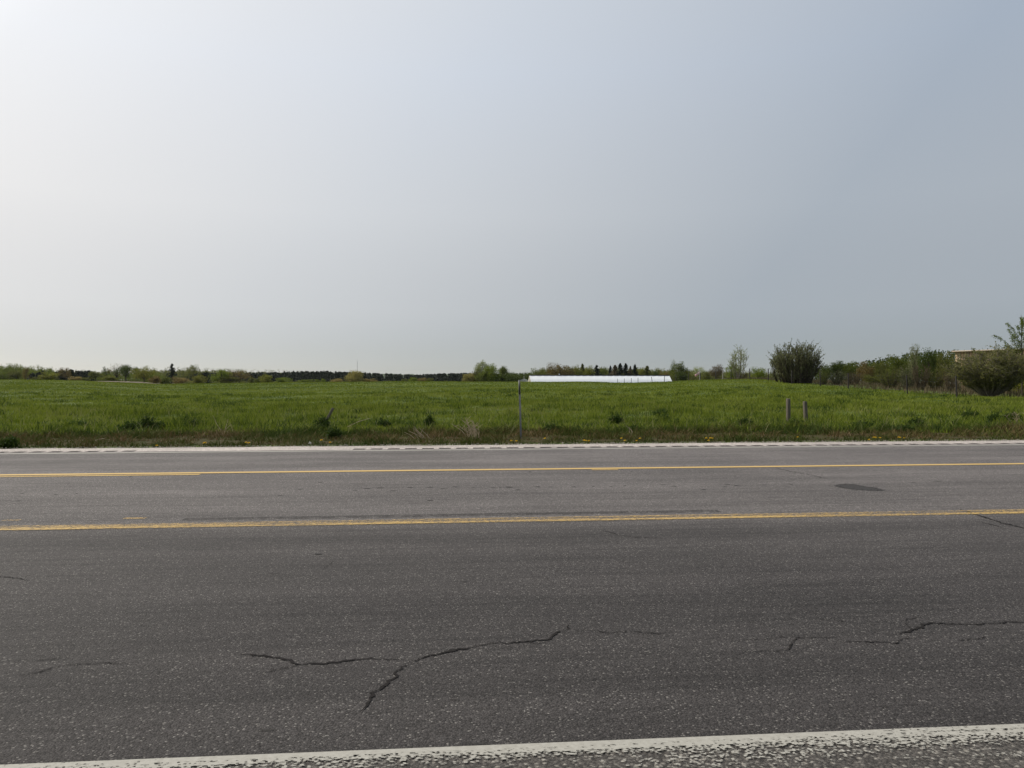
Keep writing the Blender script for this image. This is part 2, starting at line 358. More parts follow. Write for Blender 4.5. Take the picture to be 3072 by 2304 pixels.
az = np.r_[np.linspace(-math.pi, -0.8, 60, endpoint=False), np.linspace(-0.8, 0.8, 420), np.linspace(0.8, math.pi, 60)[1:]]
rr = np.r_[0.0, np.linspace(1, 13, 7), np.geomspace(13.5, 400, 190), np.geomspace(410, 5000, 30)]
A, Rr = np.meshgrid(az, rr); X = Rr * np.sin(A); Y = Rr * np.cos(A); Z = terrain(X, Y)
nr, na = A.shape
i, j = np.meshgrid(np.arange(nr - 1), np.arange(na - 1), indexing='ij')
q = np.stack([i * na + j, i * na + j + 1, (i + 1) * na + j + 1, (i + 1) * na + j], -1).reshape(-1, 4)[:, ::-1]
g = Geo(); g.add(np.stack([X, Y, Z], -1).reshape(-1, 3), q)
field = tag(g.build('field', [MAT_field], smooth=True), 'gently rising green hay field beyond the road', None, None, 'structure')

def sheet(name, ulist, w0, w1, lift, mat, kind, world_fn=None):
    """strip of ground that follows the terrain, from w0 to w1 in the road frame"""
    g = Geo(); ws = np.linspace(w0, w1, 8); U, Wd = np.meshgrid(ulist, ws)
    x = U * math.cos(TH) - Wd * math.sin(TH); y = U * math.sin(TH) + Wd * math.cos(TH)
    z = terrain(x, y) + lift; n = len(ulist)
    i, j = np.meshgrid(np.arange(7), np.arange(n - 1), indexing='ij')
    q = np.stack([i * n + j, i * n + j + 1, (i + 1) * n + j + 1, (i + 1) * n + j], -1).reshape(-1, 4)
    g.add(np.stack([x, y, z], -1).reshape(-1, 3), q)
    o = g.build(name, [mat], smooth=True); return tag(o, kind=kind)
verge = sheet('verge', np.linspace(-60, 60, 400), 14.02, 17.6, 0.012, MAT_verge, 'structure')
# bare soil strip at the far left of the field
g = Geo(); pxs = np.linspace(238, 640, 60); ds = np.linspace(215, 318, 24); P, D = np.meshgrid(pxs, ds)
X = (P - 1536) / F * D; Z = terrain(X, D) + 0.06; n = len(pxs); i, j = np.meshgrid(np.arange(len(ds) - 1), np.arange(n - 1), indexing='ij')
g.add(np.stack([X, D, Z], -1).reshape(-1, 3), np.stack([i * n + j, i * n + j + 1, (i + 1) * n + j + 1, (i + 1) * n + j], -1).reshape(-1, 4))
tag(g.build('bare_soil', [MAT_soil], smooth=True), kind='structure')

# ------------------------------------------------------------------ road (local x along the road, local y across it)
W_EDGE, W_FW, W_FY, W_NY, W_NW = 14.05, 12.68, 9.49, 5.77, 2.16
def strip(g, u0, u1, w0, w1, z, nu=1, nw=1, tint=None):
    us = np.linspace(u0, u1, nu + 1); ws = np.linspace(w0, w1, nw + 1); U, V = np.meshgrid(us, ws)
    i, j = np.meshgrid(np.arange(nw), np.arange(nu), indexing='ij'); n = nu + 1
    q = np.stack([i * n + j, i * n + j + 1, (i + 1) * n + j + 1, (i + 1) * n + j], -1).reshape(-1, 4)
    t = 0.5 if tint is None else np.repeat(np.asarray(tint, float), nu)
    g.add(np.stack([U, V, np.full_like(U, z)], -1).reshape(-1, 3), q, t); return g
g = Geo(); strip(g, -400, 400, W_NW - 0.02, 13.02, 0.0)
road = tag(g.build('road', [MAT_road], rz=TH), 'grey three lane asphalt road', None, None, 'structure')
g = Geo(); strip(g, -400, 400, -6.0, W_NW - 0.02, 0.0)
near_sh = tag(g.build('road_shoulder', [MAT_rough], rz=TH), 'coarse near shoulder of the road', None, None, 'structure')
# far shoulder with milled rumble grooves: bridges stay in the sheet, every groove is a real hollow of its own
G0, G1, GP, GL = 13.06, 13.24, 0.288, 0.20
g = Geo(); strip(g, -400, 400, 13.02, G0, 0.0)
us = np.arange(-60, 60.1, 0.12); outer = W_EDGE + (vnoise(us * 2.2, us * 0, 4) - 0.5) * 0.10 + (vnoise(us * 7, us * 0, 8) - 0.5) * 0.05
v = np.r_[np.c_[us, np.full_like(us, G1), np.zeros_like(us)], np.c_[us, outer, np.full_like(us, -0.012)]]; n = len(us)
g.add(v, np.array([[a, a + 1, n + a + 1, n + a] for a in range(n - 1)]))
strip(g, -400, -60, G1, W_EDGE, 0.0); strip(g, 60, 400, G1, W_EDGE, 0.0)
ua = -14.0; gap0, gap1 = road_uv(448, 1355)[0], road_uv(1040, 1350)[0]; starts = []
us_ = np.arange(ua, 14.0, GP); prev = -400.0
for u in us_:
    if gap0 - GL < u < gap1: continue
    strip(g, prev, u, G0, G1, 0.0); prev = u + GL; starts.append(u)
strip(g, prev, 400, G0, G1, 0.0)
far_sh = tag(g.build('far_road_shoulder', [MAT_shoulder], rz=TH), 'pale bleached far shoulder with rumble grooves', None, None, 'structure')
gg = Geo(); a_ = np.linspace(0, math.pi, 7); xs = GL / 2 - GL / 2 * np.cos(a_); zs = -0.030 * np.sin(a_)
yy = np.array([G0, G0 + 0.02, G1 - 0.02, G1]); dep = np.array([0.0, 1.0, 1.0, 0.0])
V = np.array([[x, y, z * q_] for y, q_ in zip(yy, dep) for x, z in zip(xs, zs)])
gg.add(V, [[r * 7 + c, r * 7 + c + 1, (r + 1) * 7 + c + 1, (r + 1) * 7 + c] for r in range(3) for c in range(6)])
gm = gg.mesh('rumble_groove', [MAT_groove])
for u in starts: link_mesh('rumble_groove', gm, far_sh, (u, 0, 0))

def paint(name, u0, u1, w0, w1, tint, mat, z=0.004, step=0.5, parent=road):
    g = Geo(); strip(g, u0, u1, w0, w1, z, max(1, int((u1 - u0) / step)) if u1 - u0 < 100 else 1, len(tint), tint)
    return g.build(name, [mat], parent)
paint('edge_line', -300, 300, W_NW - 0.25, W_NW, [0.04, 0.12, 0.17, 0.20, 0.225, 0.25, 0.28, 0.34, 0.44, 0.54], MAT_white)
paint('far_edge_line', -300, 300, W_FW, W_FW + 0.13, [0.60, 0.62, 0.62, 0.56], MAT_white)
paint('yellow_line', -300, 300, W_FY, W_FY + 0.15, [0.56, 0.7, 0.7, 0.56], MAT_yellow)
paint('worn_yellow_line', -300, 300, W_NY, W_NY + 0.10, [0.34, 0.39, 0.35, 0.29], MAT_yellow)
paint('worn_yellow_line', -300, 300, W_NY + 0.10, W_NY + 0.20, [0.29, 0.24, 0.30, 0.29], MAT_yellow)
uL, uR = road_uv(-400, 1434)[0], road_uv(600, 1424)[0]
paint('yellow_dash', uL, uR, W_FY - 0.16, W_FY - 0.06, [0.44, 0.48, 0.40], MAT_yellow)
paint('yellow_dash', road_uv(1770, 1407)[0], road_uv(1850, 1407)[0], W_FY - 0.12, W_FY - 0.04, [0.46, 0.40], MAT_yellow)
for (p0, p1, y0) in ((10, 66, 1562), (372, 440, 1556), (-300, -120, 1566)):
    a, b = road_uv(p0, y0), road_uv(p1, y0 - 2)
    paint('yellow_dash', a[0], b[0], a[1] - 0.03, a[1] + 0.03, [0.34, 0.28], MAT_yellow)

def crack(pts, width, seed, child=True):
    """jagged strip of dark open joint; ends thin out to a hairline, side hairlines leave it"""
    rg = np.random.default_rng(seed); P = np.array([road_uv(*p) for p in pts]) if child else np.array(pts); out = [P[0]]
    for a, b in zip(P[:-1], P[1:]):
        L = np.linalg.norm(b - a); n = max(2, int(L / 0.013)); d = (b - a) / (L + 1e-9); nrm = np.array([-d[1], d[0]])
        off = np.cumsum(rg.normal(size=n)) * 0.0035 + rg.normal(size=n) * 0.0042; off -= np.linspace(0, off[-1], n); off = np.clip(off, -0.03, 0.03)
        for q_ in range(1, n + 1): out.append(a + (b - a) * q_ / n + nrm * (off[q_ - 1] if q_ < n else 0) + d * rg.normal() * 0.002)
    P = np.array(out); n = len(P); t = np.linspace(0, 1, n); width = width * (0.50 if width > 0.018 else 0.44)
    ww = width * (0.50 + 0.8 * vnoise(t * n * 0.09, t * 0, seed)) * np.minimum(1, np.minimum(t, 1 - t) * 7 + 0.12)
    ww *= 0.55 + 1.0 * rg.uniform(0, 1, n) ** 1.3
    d = np.gradient(P, axis=0); d /= np.linalg.norm(d, axis=1)[:, None] + 1e-9; nr_ = np.c_[-d[:, 1], d[:, 0]]
    a = P + nr_ * (ww * rg.uniform(0.2, 0.8, n))[:, None]; b = P - nr_ * (ww * rg.uniform(0.2, 0.8, n))[:, None]
    g = Geo(); g.add(np.r_[np.c_[a, np.full(n, 0.003)], np.c_[b, np.full(n, 0.003)]], [[i, n + i, n + i + 1, i + 1] for i in range(n - 1)])
    o = g.build('crack', [MAT_crack], road)
    if child:
        for q_ in range(int(n / 55)):
            k_ = rg.integers(3, n - 3); a0 = math.atan2(d[k_, 1], d[k_, 0]) + rg.choice([-1, 1]) * rg.uniform(0.3, 0.9); p = P[k_]; pts2 = [p]
            for _ in range(4): p = p + np.array([math.cos(a0), math.sin(a0)]) * rg.uniform(0.03, 0.09); a0 += rg.normal(0, 0.5); pts2.append(p)
            crack(pts2, 0.008, seed * 31 + q_, False)
    return o
CR_ = [
 (0.020, [(700,1963),(760,1967),(800,1970),(830,1975),(870,1980),(880,1990),(895,1994),(960,1993),(1024,1985),(1080,1980),(1125,1977),(1170,1980),(1225,1983),(1240,1988)]),
 (0.026, [(1240,1988),(1255,1977),(1290,1968),(1350,1956),(1400,1948),(1440,1938),(1490,1930),(1540,1928),(1580,1925),(1620,1922),(1650,1914),(1665,1903),(1690,1892),(1707,1887)]),
 (0.013, [(1707,1887),(1740,1893),(1800,1896),(1830,1900),(1890,1894),(1950,1899),(2000,1900)]),
 (0.019, [(1240,1988),(1205,2003),(1190,2015),(1175,2040),(1145,2062),(1120,2085),(1110,2105),(1095,2125),(1078,2140)]),
 (0.009, [(895,1994),(860,2005),(820,2012),(790,2022)]), (0.012, [(1580,1925),(1610,1932),(1640,1930)]), (0.014, [(1707,1889),(1704,1874)]),
 (0.012, [(2180,1925),(2240,1921),(2290,1917),(2325,1914),(2370,1918)]),
 (0.014, [(2215,1963),(2280,1955),(2340,1953),(2370,1947),(2375,1935),(2380,1922),(2395,1914),(2450,1913),(2510,1914)]),
 (0.014, [(2495,1928),(2560,1926),(2620,1926),(2690,1931),(2700,1922),(2720,1916),(2760,1917)]),
 (0.020, [(2660,1906),(2700,1902),(2735,1892),(2770,1877),(2800,1869),(2850,1873),(2910,1874),(2980,1871),(3040,1866),(3130,1868)]),
 (0.010, [(2450,1862),(2500,1858),(2540,1865)]), (0.009, [(2870,1922),(2930,1919),(2960,1912)]),
 (0.034, [(2875,1528),(2915,1541),(2955,1553),(3000,1568),(3040,1577),(3110,1594)]), (0.014, [(2940,1566),(3000,1582),(3040,1590)]),
 (0.009, [(40,2030),(100,2020),(160,2003),(220,1995),(300,1990),(360,1993),(420,1988)]), (0.009, [(90,1987),(150,1980),(185,1974)]),
 (0.016, [(-40,1728),(0,1730),(40,1735),(90,1744)]), (0.020, [(2325,1403),(2400,1420),(2470,1435),(2495,1440)]),
 (0.013, [(1800,1590),(1850,1605),(1900,1612),(2000,1616)]), (0.012, [(965,1712),(990,1692),(1003,1684)]), (0.010, [(800,1723),(845,1720)]),
]
for n_, (wd, pts) in enumerate(CR_): crack(pts, wd, 100 + n_)

def blob(name, px, py, wpx, hpx, mat, seed, tilt=0.0, z=0.0022, amp=0.25, flat=1.0):
    """irregular flat mark on the asphalt, fading at the rim"""
    rg = np.random.default_rng(seed); c = road_uv(px, py); d = ground(px, py)[1]
    ru = wpx / 2 / F * d; rw = hpx / 2 / F * d * d; K = 20; rings = [0.0, 0.45, 0.75, 1.0]; T = [1.0, 0.9, 0.5]
    ph = rg.uniform(0, 6.28, 4)
    ang = np.arange(K) * 2 * math.pi / K; rad = 1 + amp * (np.sin(2 * ang + ph[0]) * 0.5 + np.sin(3 * ang + ph[1]) * 0.4 + np.sin(5 * ang + ph[2]) * 0.35)
    V = [[0, 0, 0]]; tl = tilt
    for r in rings[1:]:
        for a_, q_ in zip(ang, rad): V.append([r * q_ * math.cos(a_) * ru, r * q_ * math.sin(a_) * rw + tl * r * q_ * math.cos(a_) * ru, 0])
    g = Geo(); g.add(V, [[0, 1 + k_, 1 + (k_ + 1) % K] for k_ in range(K)], flat)
    nb = g.n
    qs = []; ts = []
    for r in range(2):
        for k_ in range(K): qs.append([1 + r * K + k_, 1 + (r + 1) * K + k_, 1 + (r + 1) * K + (k_ + 1) % K, 1 + r * K + (k_ + 1) % K]); ts.append(flat * T[r + 1])
    g.add(np.zeros((0, 3)), np.array(qs) - nb, ts)
    return g.build(name, [mat], road, (c[0], c[1], z))
pp = np.array([road_uv(*p) for p in [(2488,1457),(2505,1452),(2530,1450),(2560,1451),(2582,1456),(2606,1460),(2636,1463),(2655,1469),(2672,1474),(2648,1476),(2600,1474),(2560,1471),(2530,1467),(2508,1463)]]); cc = pp.mean(0); g = Geo(); n = len(pp)
for r_, t_ in ((0.0, 0.62), (0.6, 0.52), (0.85, 0.34)):
    r2 = {0.0: 0.6, 0.6: 0.85, 0.85: 1.06}[r_]
    a = cc + (pp - cc) * r_; b = cc + (pp - cc) * r2; g.add(np.r_[np.c_[a - cc, np.zeros(n)], np.c_[b - cc, np.zeros(n)]], [[i, n + i, n + (i + 1) % n, (i + 1) % n] for i in range(n)], t_)
g.build('tar_patch', [MAT_stain], road, (cc[0], cc[1], 0.0022))
for n_, (x, y, w_, h_) in enumerate([(1140,1464,34,3),(1102,1466,26,3),(1230,1463,26,3),(1290,1462,30,3),(1366,1461,20,4),(1525,1462,24,5),(1553,1470,20,4),(1612,1461,26,3),(1180,1473,24,3),(1065,1472,14,3),
    (1722,1461,16,3),(1780,1460,12,3),(1833,1461,16,3),(1875,1458,12,3),(1990,1455,20,3),(2022,1459,24,3),(2110,1469,18,4),(2210,1457,22,4),(2183,1454,18,3),(2174,1461,14,3),(2372,1453,16,3),(2628,1450,10,3),(2812,1444,22,3),(2738,1448,14,3),
    (840,1487,16,3),(902,1468,18,3),(962,1447,16,3),(168,1484,18,3),(230,1481,12,3),(66,1481,12,3),(56,1503,18,4),(1290,1502,20,4),(1589,1416,12,3),(392,1430,6,3),(563,1531,5,4),(1895,1414,6,3),
    (1500,1462,10,3),(1420,1464,18,2),(1480,1463,14,2),(1330,1466,22,2),(1650,1462,20,2),(2290,1455,14,2),(2500,1447,12,2),(955,1663,26,6),(1395,1746,28,3)]):
    blob('pavement_pit', x, y, w_ * 0.85, h_ * 0.55, MAT_pit, 40 + n_, 0.0, 0.0030, 0.45, 0.95)
for n_, (x, y, w_, h_) in enumerate([(1365,2098,40,8),(1440,2232,90,9),(2650,2119,80,10),(2740,2114,90,6),(800,2190,130,10)]):
    blob('stain', x, y, w_, h_, MAT_stain, 80 + n_, 0.0, 0.0016 if n_ % 2 else 0.0019, 0.35, 0.46)
# darker strip of newer asphalt behind the worn yellow line
a, b = road_uv(545, 1560), road_uv(2150, 1530)
g = Geo(); strip(g, a[0], b[0], W_NY + 0.24, W_NY + 0.50, 0.0013, 60, 4, [0.22, 0.42, 0.46, 0.24]); g.build('seam_strip', [MAT_seam], road)

# ------------------------------------------------------------------ grass (nobody could count it)
def blades(g, x, y, h, wid, tint, rg, lean=0.45, seg=2):
    n = len(x); z = terrain(x, y); th = rg.uniform(0, 6.283, n); ln = h * lean * rg.uniform(0.2, 1.3, n); fa = rg.uniform(0, 6.283, n)
    dx, dy = np.cos(th) * ln, np.sin(th) * ln; sx, sy = np.cos(fa) * wid / 2, np.sin(fa) * wid / 2
    b = np.c_[x, y, z - 0.01]
    if seg == 2:
        m = b + np.c_[dx * 0.35, dy * 0.35, h * 0.6]; t = b + np.c_[dx, dy, h]; s = np.c_[sx, sy, sx * 0]
        v = np.stack([b - s, b + s, m + s * 0.8, m - s * 0.8, t], 1).reshape(-1, 3); o = np.arange(n)[:, None] * 5
        g.add(v, o + np.array([[0, 1, 2, 3]]), tint); g.add(np.zeros((0, 3)), o + np.array([[3, 2, 4]]) - n * 5, tint)
    else:
        t = b + np.c_[dx, dy, h]; s = np.c_[sx, sy, sx * 0]
        g.add(np.stack([b - s, b + s, t], 1).reshape(-1, 3), np.arange(n * 3).reshape(n, 3), tint)

def scatter(n, d0, d1, rg, p=1.0, margin=1.25):
    """random spots in the wedge the photograph and its surroundings see, density ~ d^-p"""
    u = rg.uniform(0, 1, n)
    d = (d0 ** (2 - p) + u * (d1 ** (2 - p) - d0 ** (2 - p))) ** (1 / (2 - p)) if p != 2 else d0 * (d1 / d0) ** u
    x = rg.uniform(-1, 1, n) * d * 0.6656 * margin
    return x, d
def patch(x, y, sc, seed): return 0.6 * vnoise(x * sc, y * sc, seed) + 0.4 * vnoise(x * sc * 2.7, y * sc * 2.7, seed + 1)
rg = np.random.default_rng(11)
g = Geo()
x, y = scatter(210000, 16.3, 42, rg, 1.3)
w = -x * math.sin(TH) + y * math.cos(TH); keep = w > 16.3 + 1.5 * patch(x, y, 0.5, 21) ; x, y = x[keep], y[keep]; w = w[keep]
pn = patch(x, y, 0.35, 31); lush = patch(x * 0.5, y, 0.9, 51)
h = (0.045 + 0.09 * pn + 0.15 * sm(lush, 0.55, 0.75)) * rg.uniform(0.6, 1.25, len(x)) * (0.65 + 0.35 * sm(w, 17, 20))
t = np.clip(0.36 + 0.5 * patch(x * 0.6, y, 0.5, 61) + rg.normal(0, 0.13, len(x)) + 0.10 * sm(y, 22, 32), 0, 0.93); t[rg.uniform(size=len(x)) < 0.012] = 1.0  # tint also rises with depth: the mid-field light band is in the colour
t = np.where(rg.uniform(size=len(x)) < 0.08 * (1 - sm(w, 18, 24)), 0.95, t)
tf = 0.55 * vnoise(x * 1.3, y * 1.1, 201) + 0.45 * vnoise(x * 3.4, y * 2.6, 202)
h = h * (0.45 + 1.15 * sm(tf, 0.25, 0.75)); t = np.clip(t - 0.30 * (1 - sm(tf, 0.2, 0.55)) - 0.50 * sm(lush, 0.58, 0.75) * rg.uniform(0, 1, len(x)), 0, 1)
blades(g, x, y, h, 0.012 + 0.00022 * y, t, rg, 0.55)
x, y = scatter(300000, 38, 175, rg, 1.35, 1.2)
keep = ~((x > 36.5 + 4 * patch(x, y, 0.2, 3)) & (y > 50)); x, y = x[keep], y[keep]
t = np.clip(0.24 + 0.66 * patch(x * 0.18, y * 0.5, 0.3, 71) + rg.normal(0, 0.13, len(x)) + 0.16 * (1 - sm(y, 35, 62)) - 0.10 * sm(y, 60, 130), 0, 0.82)  # paler mid band, darker far band: lighting on the grass put into tint
tf = 0.5 * vnoise(x * 0.45, y * 0.35, 203) + 0.5 * vnoise(x * 1.5, y * 1.0, 204)
t = np.clip(t - 0.28 * (1 - sm(tf, 0.2, 0.5)), 0, 1)
h = (0.07 + 0.12 * patch(x, y, 0.2, 41)) * rg.uniform(0.6, 1.3, len(x)) * (0.6 + 0.8 * sm(tf, 0.3, 0.8))
blades(g, x, y, h, 0.016 + 0.0007 * y, t, rg, 0.8, 1)
# coarser darker tufts and a few bleached seed stems among the grass
cx, cy = scatter(1500, 17.0, 75, rg, 1.5, 1.15); ok = ~((cx > 36) & (cy > 50)); cx, cy = cx[ok], cy[ok]; ci = np.repeat(np.arange(len(cx)), 34); sz = rg.uniform(0.10, 0.34, len(cx)) * (0.8 + cy / 60)
x = cx[ci] + rg.normal(0, 1, len(ci)) * sz[ci]; y = cy[ci] + rg.normal(0, 0.6, len(ci)) * sz[ci]; dk = rg.uniform(-0.05, 0.42, len(cx))
blades(g, x, y, rg.uniform(0.07, 0.24, len(ci)) * (0.6 + 0.8 * rg.uniform(0, 1, len(cx)))[ci], 0.014 + 0.0004 * y, np.clip(dk[ci] + rg.normal(0, 0.10, len(ci)), 0, 0.9), rg, 0.8)
x, y = scatter(1600, 16.6, 32, rg, 1.6, 1.2); blades(g, x, y, rg.uniform(0.15, 0.42, len(x)), 0.009 + 0 * x, np.clip(rg.normal(0.97, 0.05, len(x)), 0, 1), rg, 0.9)
tag(g.build('field_grass', [MAT_blade]), 'green spring grass covering the field', 'grass', None, 'stuff')

g = Geo(); n = 90000
u = rg.uniform(-19, 19, n); w = 14.05 + 3.7 * rg.uniform(0, 1, n) ** 0.9
x = u * math.cos(TH) - w * math.sin(TH); y = u * math.sin(TH) + w * math.cos(TH)
green = patch(u * 0.7, w * 1.5, 0.9, 91); edge = 1 - sm(w, 14.2, 14.9); cl = 0.5 * vnoise(u * 2.2, w * 3.0, 301) + 0.5 * vnoise(u * 6, w * 7, 302); wj = w + 1.6 * (patch(u, w * 0.5, 0.8, 305) - 0.5)
t = np.clip(0.52 - 0.8 * (green - 0.42) - 0.28 * edge - 0.30 * sm(wj, 16.6, 17.4) - 0.30 * (1 - sm(cl, 0.25, 0.5)) + rg.normal(0, 0.17, n), 0, 1)
h = (0.020 + 0.13 * sm(cl, 0.35, 0.8) + 0.06 * edge * green + 0.10 * sm(wj, 16.0, 17.2)) * rg.uniform(0.5, 1.3, n)
blades(g, x, y, h, 0.010 + rg.uniform(0, 0.006, n), t, rg, 1.3)
tag(g.build('verge_grass', [MAT_thatch]), 'short brown thatch and green tufts along the road edge', 'grass', None, 'stuff')

g = Geo(); n = 30000
y = rg.uniform(52, 150, n); x = 36.2 + rg.uniform(0, 1, n) ** 0.8 * 42
t = np.clip(0.2 + 0.7 * patch(x, y, 0.15, 15) + rg.normal(0, 0.18, n), 0, 1); h = rg.uniform(0.15, 0.75, n) * (0.4 + 0.7 * patch(x, y, 0.3, 25)) * sm(x, 35.5, 40)
blades(g, x, y, h + 0.1, 0.04 + 0.0006 * y, t, rg, 0.35, 1)
tag(g.build('dry_grass', [MAT_dry]), 'tall dry tan grass beyond the fence line', 'grass', None, 'stuff')

# loose gravel on the shoulder's outer edge
g = Geo(); n = 2600; u = rg.uniform(-16, 16, n); w = rg.normal(14.02, 0.07, n); s = rg.uniform(0.004, 0.014, n)
oct_v = np.array([[1, 0, 0], [-1, 0, 0], [0, 1, 0], [0, -1, 0], [0, 0, 0.7], [0, 0, -0.7]]); oct_f = np.array([[0, 2, 4], [2, 1, 4], [1, 3, 4], [3, 0, 4], [2, 0, 5], [1, 2, 5], [3, 1, 5], [0, 3, 5]])
v = oct_v[None] * (s[:, None, None] * rg.uniform(0.6, 1.3, (n, 6, 1))) + np.c_[u * math.cos(TH) - w * math.sin(TH), u * math.sin(TH) + w * math.cos(TH), np.full(n, 0.004)][:, None, :]
g.add(v.reshape(-1, 3), (oct_f[None] + np.arange(n)[:, None, None] * 6).reshape(-1, 3), rg.uniform(size=n * 8))
tag(g.build('gravel', [plain('gravel_stone', (0.36, 0.33, 0.29), (0.24, 0.21, 0.18), 0.9, 0.2, 30)]), 'loose pale gravel along the outer edge of the far shoulder', 'gravel', None, 'stuff')

# ------------------------------------------------------------------ tree kinds: meshes one metre tall, about one metre wide
def crown_points(rg, n, clumps, zc, rz, rx, spread):
    C = []
    while len(C) < clumps:
        p = rg.uniform(-1, 1, 3)
        if 0.25 < np.linalg.norm(p) < 1: C.append(p)
    C = np.array(C) * [rx, rx, rz] + [0, 0, zc]
    w = rg.uniform(0.45, 1.5, clumps); k_ = rg.choice(clumps, n, p=w ** 2 / (w ** 2).sum())
    return C, C[k_] + np.clip(rg.normal(size=(n, 3)), -1.6, 1.6) * (spread * w[k_])[:, None]
def make_tree(seed, n=4200, clumps=26, zc=0.56, rz=0.36, rx=0.37, spread=0.078, leaf=0.020, trunk=0.028, limbs=9, cut=0.0):
    rg = np.random.default_rng(seed); C, P = crown_points(rg, n, clumps, zc, rz, rx, spread); P = P[P[:, 2] > cut]
    cr = Geo(); cr.leaves(P, leaf * rg.uniform(0.6, 1.4, len(P)), rg.uniform(0, 1, len(P)), rg=rg)
    tr = Geo(); top = zc + rz * 0.3
    tr.tube([[0, 0, -0.03], [0.01, 0, top * 0.4], [-0.01, 0.01, top]], [trunk, trunk * 0.75, trunk * 0.3], 6)
    for q_ in range(limbs):
        e = C[rg.integers(0, clumps)]; z0 = max(0.06, min(e[2] - 0.1, top * rg.uniform(0.3, 0.8)))
        tr.tube([[0, 0, z0], [e[0] * 0.45, e[1] * 0.45, z0 + (e[2] - z0) * 0.6], e], [trunk * 0.5, trunk * 0.3, trunk * 0.1], 4, cap=False)
    return cr, tr
def make_spruce(seed, n=900, w=0.17, trunk=0.02):
    rg = np.random.default_rng(seed); cr = Geo(); tr = Geo(); tr.tube([[0, 0, -0.03], [0, 0, 0.98]], [trunk, 0.003], 5)
    P = []; 
    for q_ in range(150):
        z = 0.06 + 0.93 * (q_ / 150) ; L = w * 2.6 * (1 - z) ** 0.85 * rg.uniform(0.55, 1.15) + 0.012; a = rg.uniform(0, 6.283)
        s = rg.uniform(0, 1, 22); P.append(np.c_[np.cos(a) * L * s, np.sin(a) * L * s, z - 0.25 * L * s + rg.normal(0, 0.008, 22)])
    P = np.concatenate(P) + rg.normal(0, 0.010, (3300, 3))
    cr.leaves(P, 0.020 * rg.uniform(0.6, 1.5, len(P)), rg.uniform(0, 1, len(P)), rg=rg); return cr, tr
def make_stems(seed, stems, twigs, per, leaf, fan=0.95, lean_up=0.5, low=0.1, leaf_t=(0, 1), tr_r=0.012, base=0.10):
    """many-stemmed bush: upright wands with leaves along side twigs"""
    rg = np.random.default_rng(seed); cr = Geo(); tr = Geo(); L = []
    for q_ in range(stems):
        a = rg.uniform(0, 6.283); pol = fan * math.sqrt(rg.uniform(0.02, 1)); reach = rg.uniform(0.72, 1.04)
        tip = np.array([math.sin(pol) * math.cos(a) * 0.62, math.sin(pol) * math.sin(a) * 0.62, math.cos(pol * 0.85)]) * reach
        b0 = np.array([math.cos(a), math.sin(a), 0]) * rg.uniform(0, base) * (0.4 + 0.6 * pol / fan); mid = b0 + (tip - b0) * 0.5 + np.array([math.cos(a), math.sin(a), -0.4]) * 0.07
        s = np.linspace(0, 1, 6)[:, None]; path = (1 - s) ** 2 * b0 + 2 * s * (1 - s) * mid + s * s * tip
        tr.tube(path, np.linspace(tr_r, tr_r * 0.2, 6), 4, cap=False)
        for w_ in range(twigs):
            s0 = rg.uniform(low, 1.0); p = (1 - s0) ** 2 * b0 + 2 * s0 * (1 - s0) * mid + s0 * s0 * tip
            d = rg.normal(size=3); d[2] = abs(d[2]) * 0.6 + lean_up; d[:2] += tip[:2] * 0.6; d /= np.linalg.norm(d); ln = rg.uniform(0.08, 0.20) * (1.25 if lean_up > 0.85 else 1.0)
            e = p + d * ln; tr.tube([p, e], [tr_r * 0.28, tr_r * 0.08], 3, cap=False)
            ss = rg.uniform(0.05, 1.05, per)[:, None]; L.append(p + (e - p) * ss + rg.normal(size=(per, 3)) * (0.006 if lean_up > 0.85 else 0.011))
    L = np.concatenate(L); L = L[L[:, 2] > 0.015]
    cr.leaves(L, leaf * rg.uniform(0.6, 1.4, len(L)), rg.uniform(*leaf_t, len(L)), up=0.8, aspect=0.45, rg=rg); return cr, tr

PROTO = {}
def proto(kind, maker, pale=False):
    cr, tr = maker; PROTO.setdefault(kind, []).append((cr.mesh('crown', [LM['mid']]), tr.mesh('trunk', [MAT_palebark if pale else MAT_bark])))
for s in (1, 2, 3, 21, 22): proto('round', make_tree(s))
for s in (4, 5): proto('loose', make_tree(s, 2400, 40, 0.60, 0.37, 0.41, 0.055, 0.018, 0.022, 18))
for s in (6, 7, 8, 23, 24, 25): proto('shrub', make_tree(s, 4800, 26, 0.42, 0.44, 0.36, 0.085, 0.022, 0.02, 8, 0.02))
for s in (9, 10): proto('spruce', make_spruce(s))
for s in (11,): proto('column', make_tree(s, 3500, 44, 0.52, 0.46, 0.40, 0.06, 0.020, 0.03, 8))
for s in (12, 13): proto('bare', make_tree(s, 600, 30, 0.60, 0.38, 0.42, 0.05, 0.016, 0.022, 60))
for s in (14,): proto('single', make_tree(s, 4500, 60, 0.58, 0.37, 0.44, 0.065, 0.020, 0.022, 12, 0.16))
for s in (15, 16): proto('wand', make_stems(s, 34, 12, 12, 0.015, 1.1, 0.5, 0.1, base=0.2))

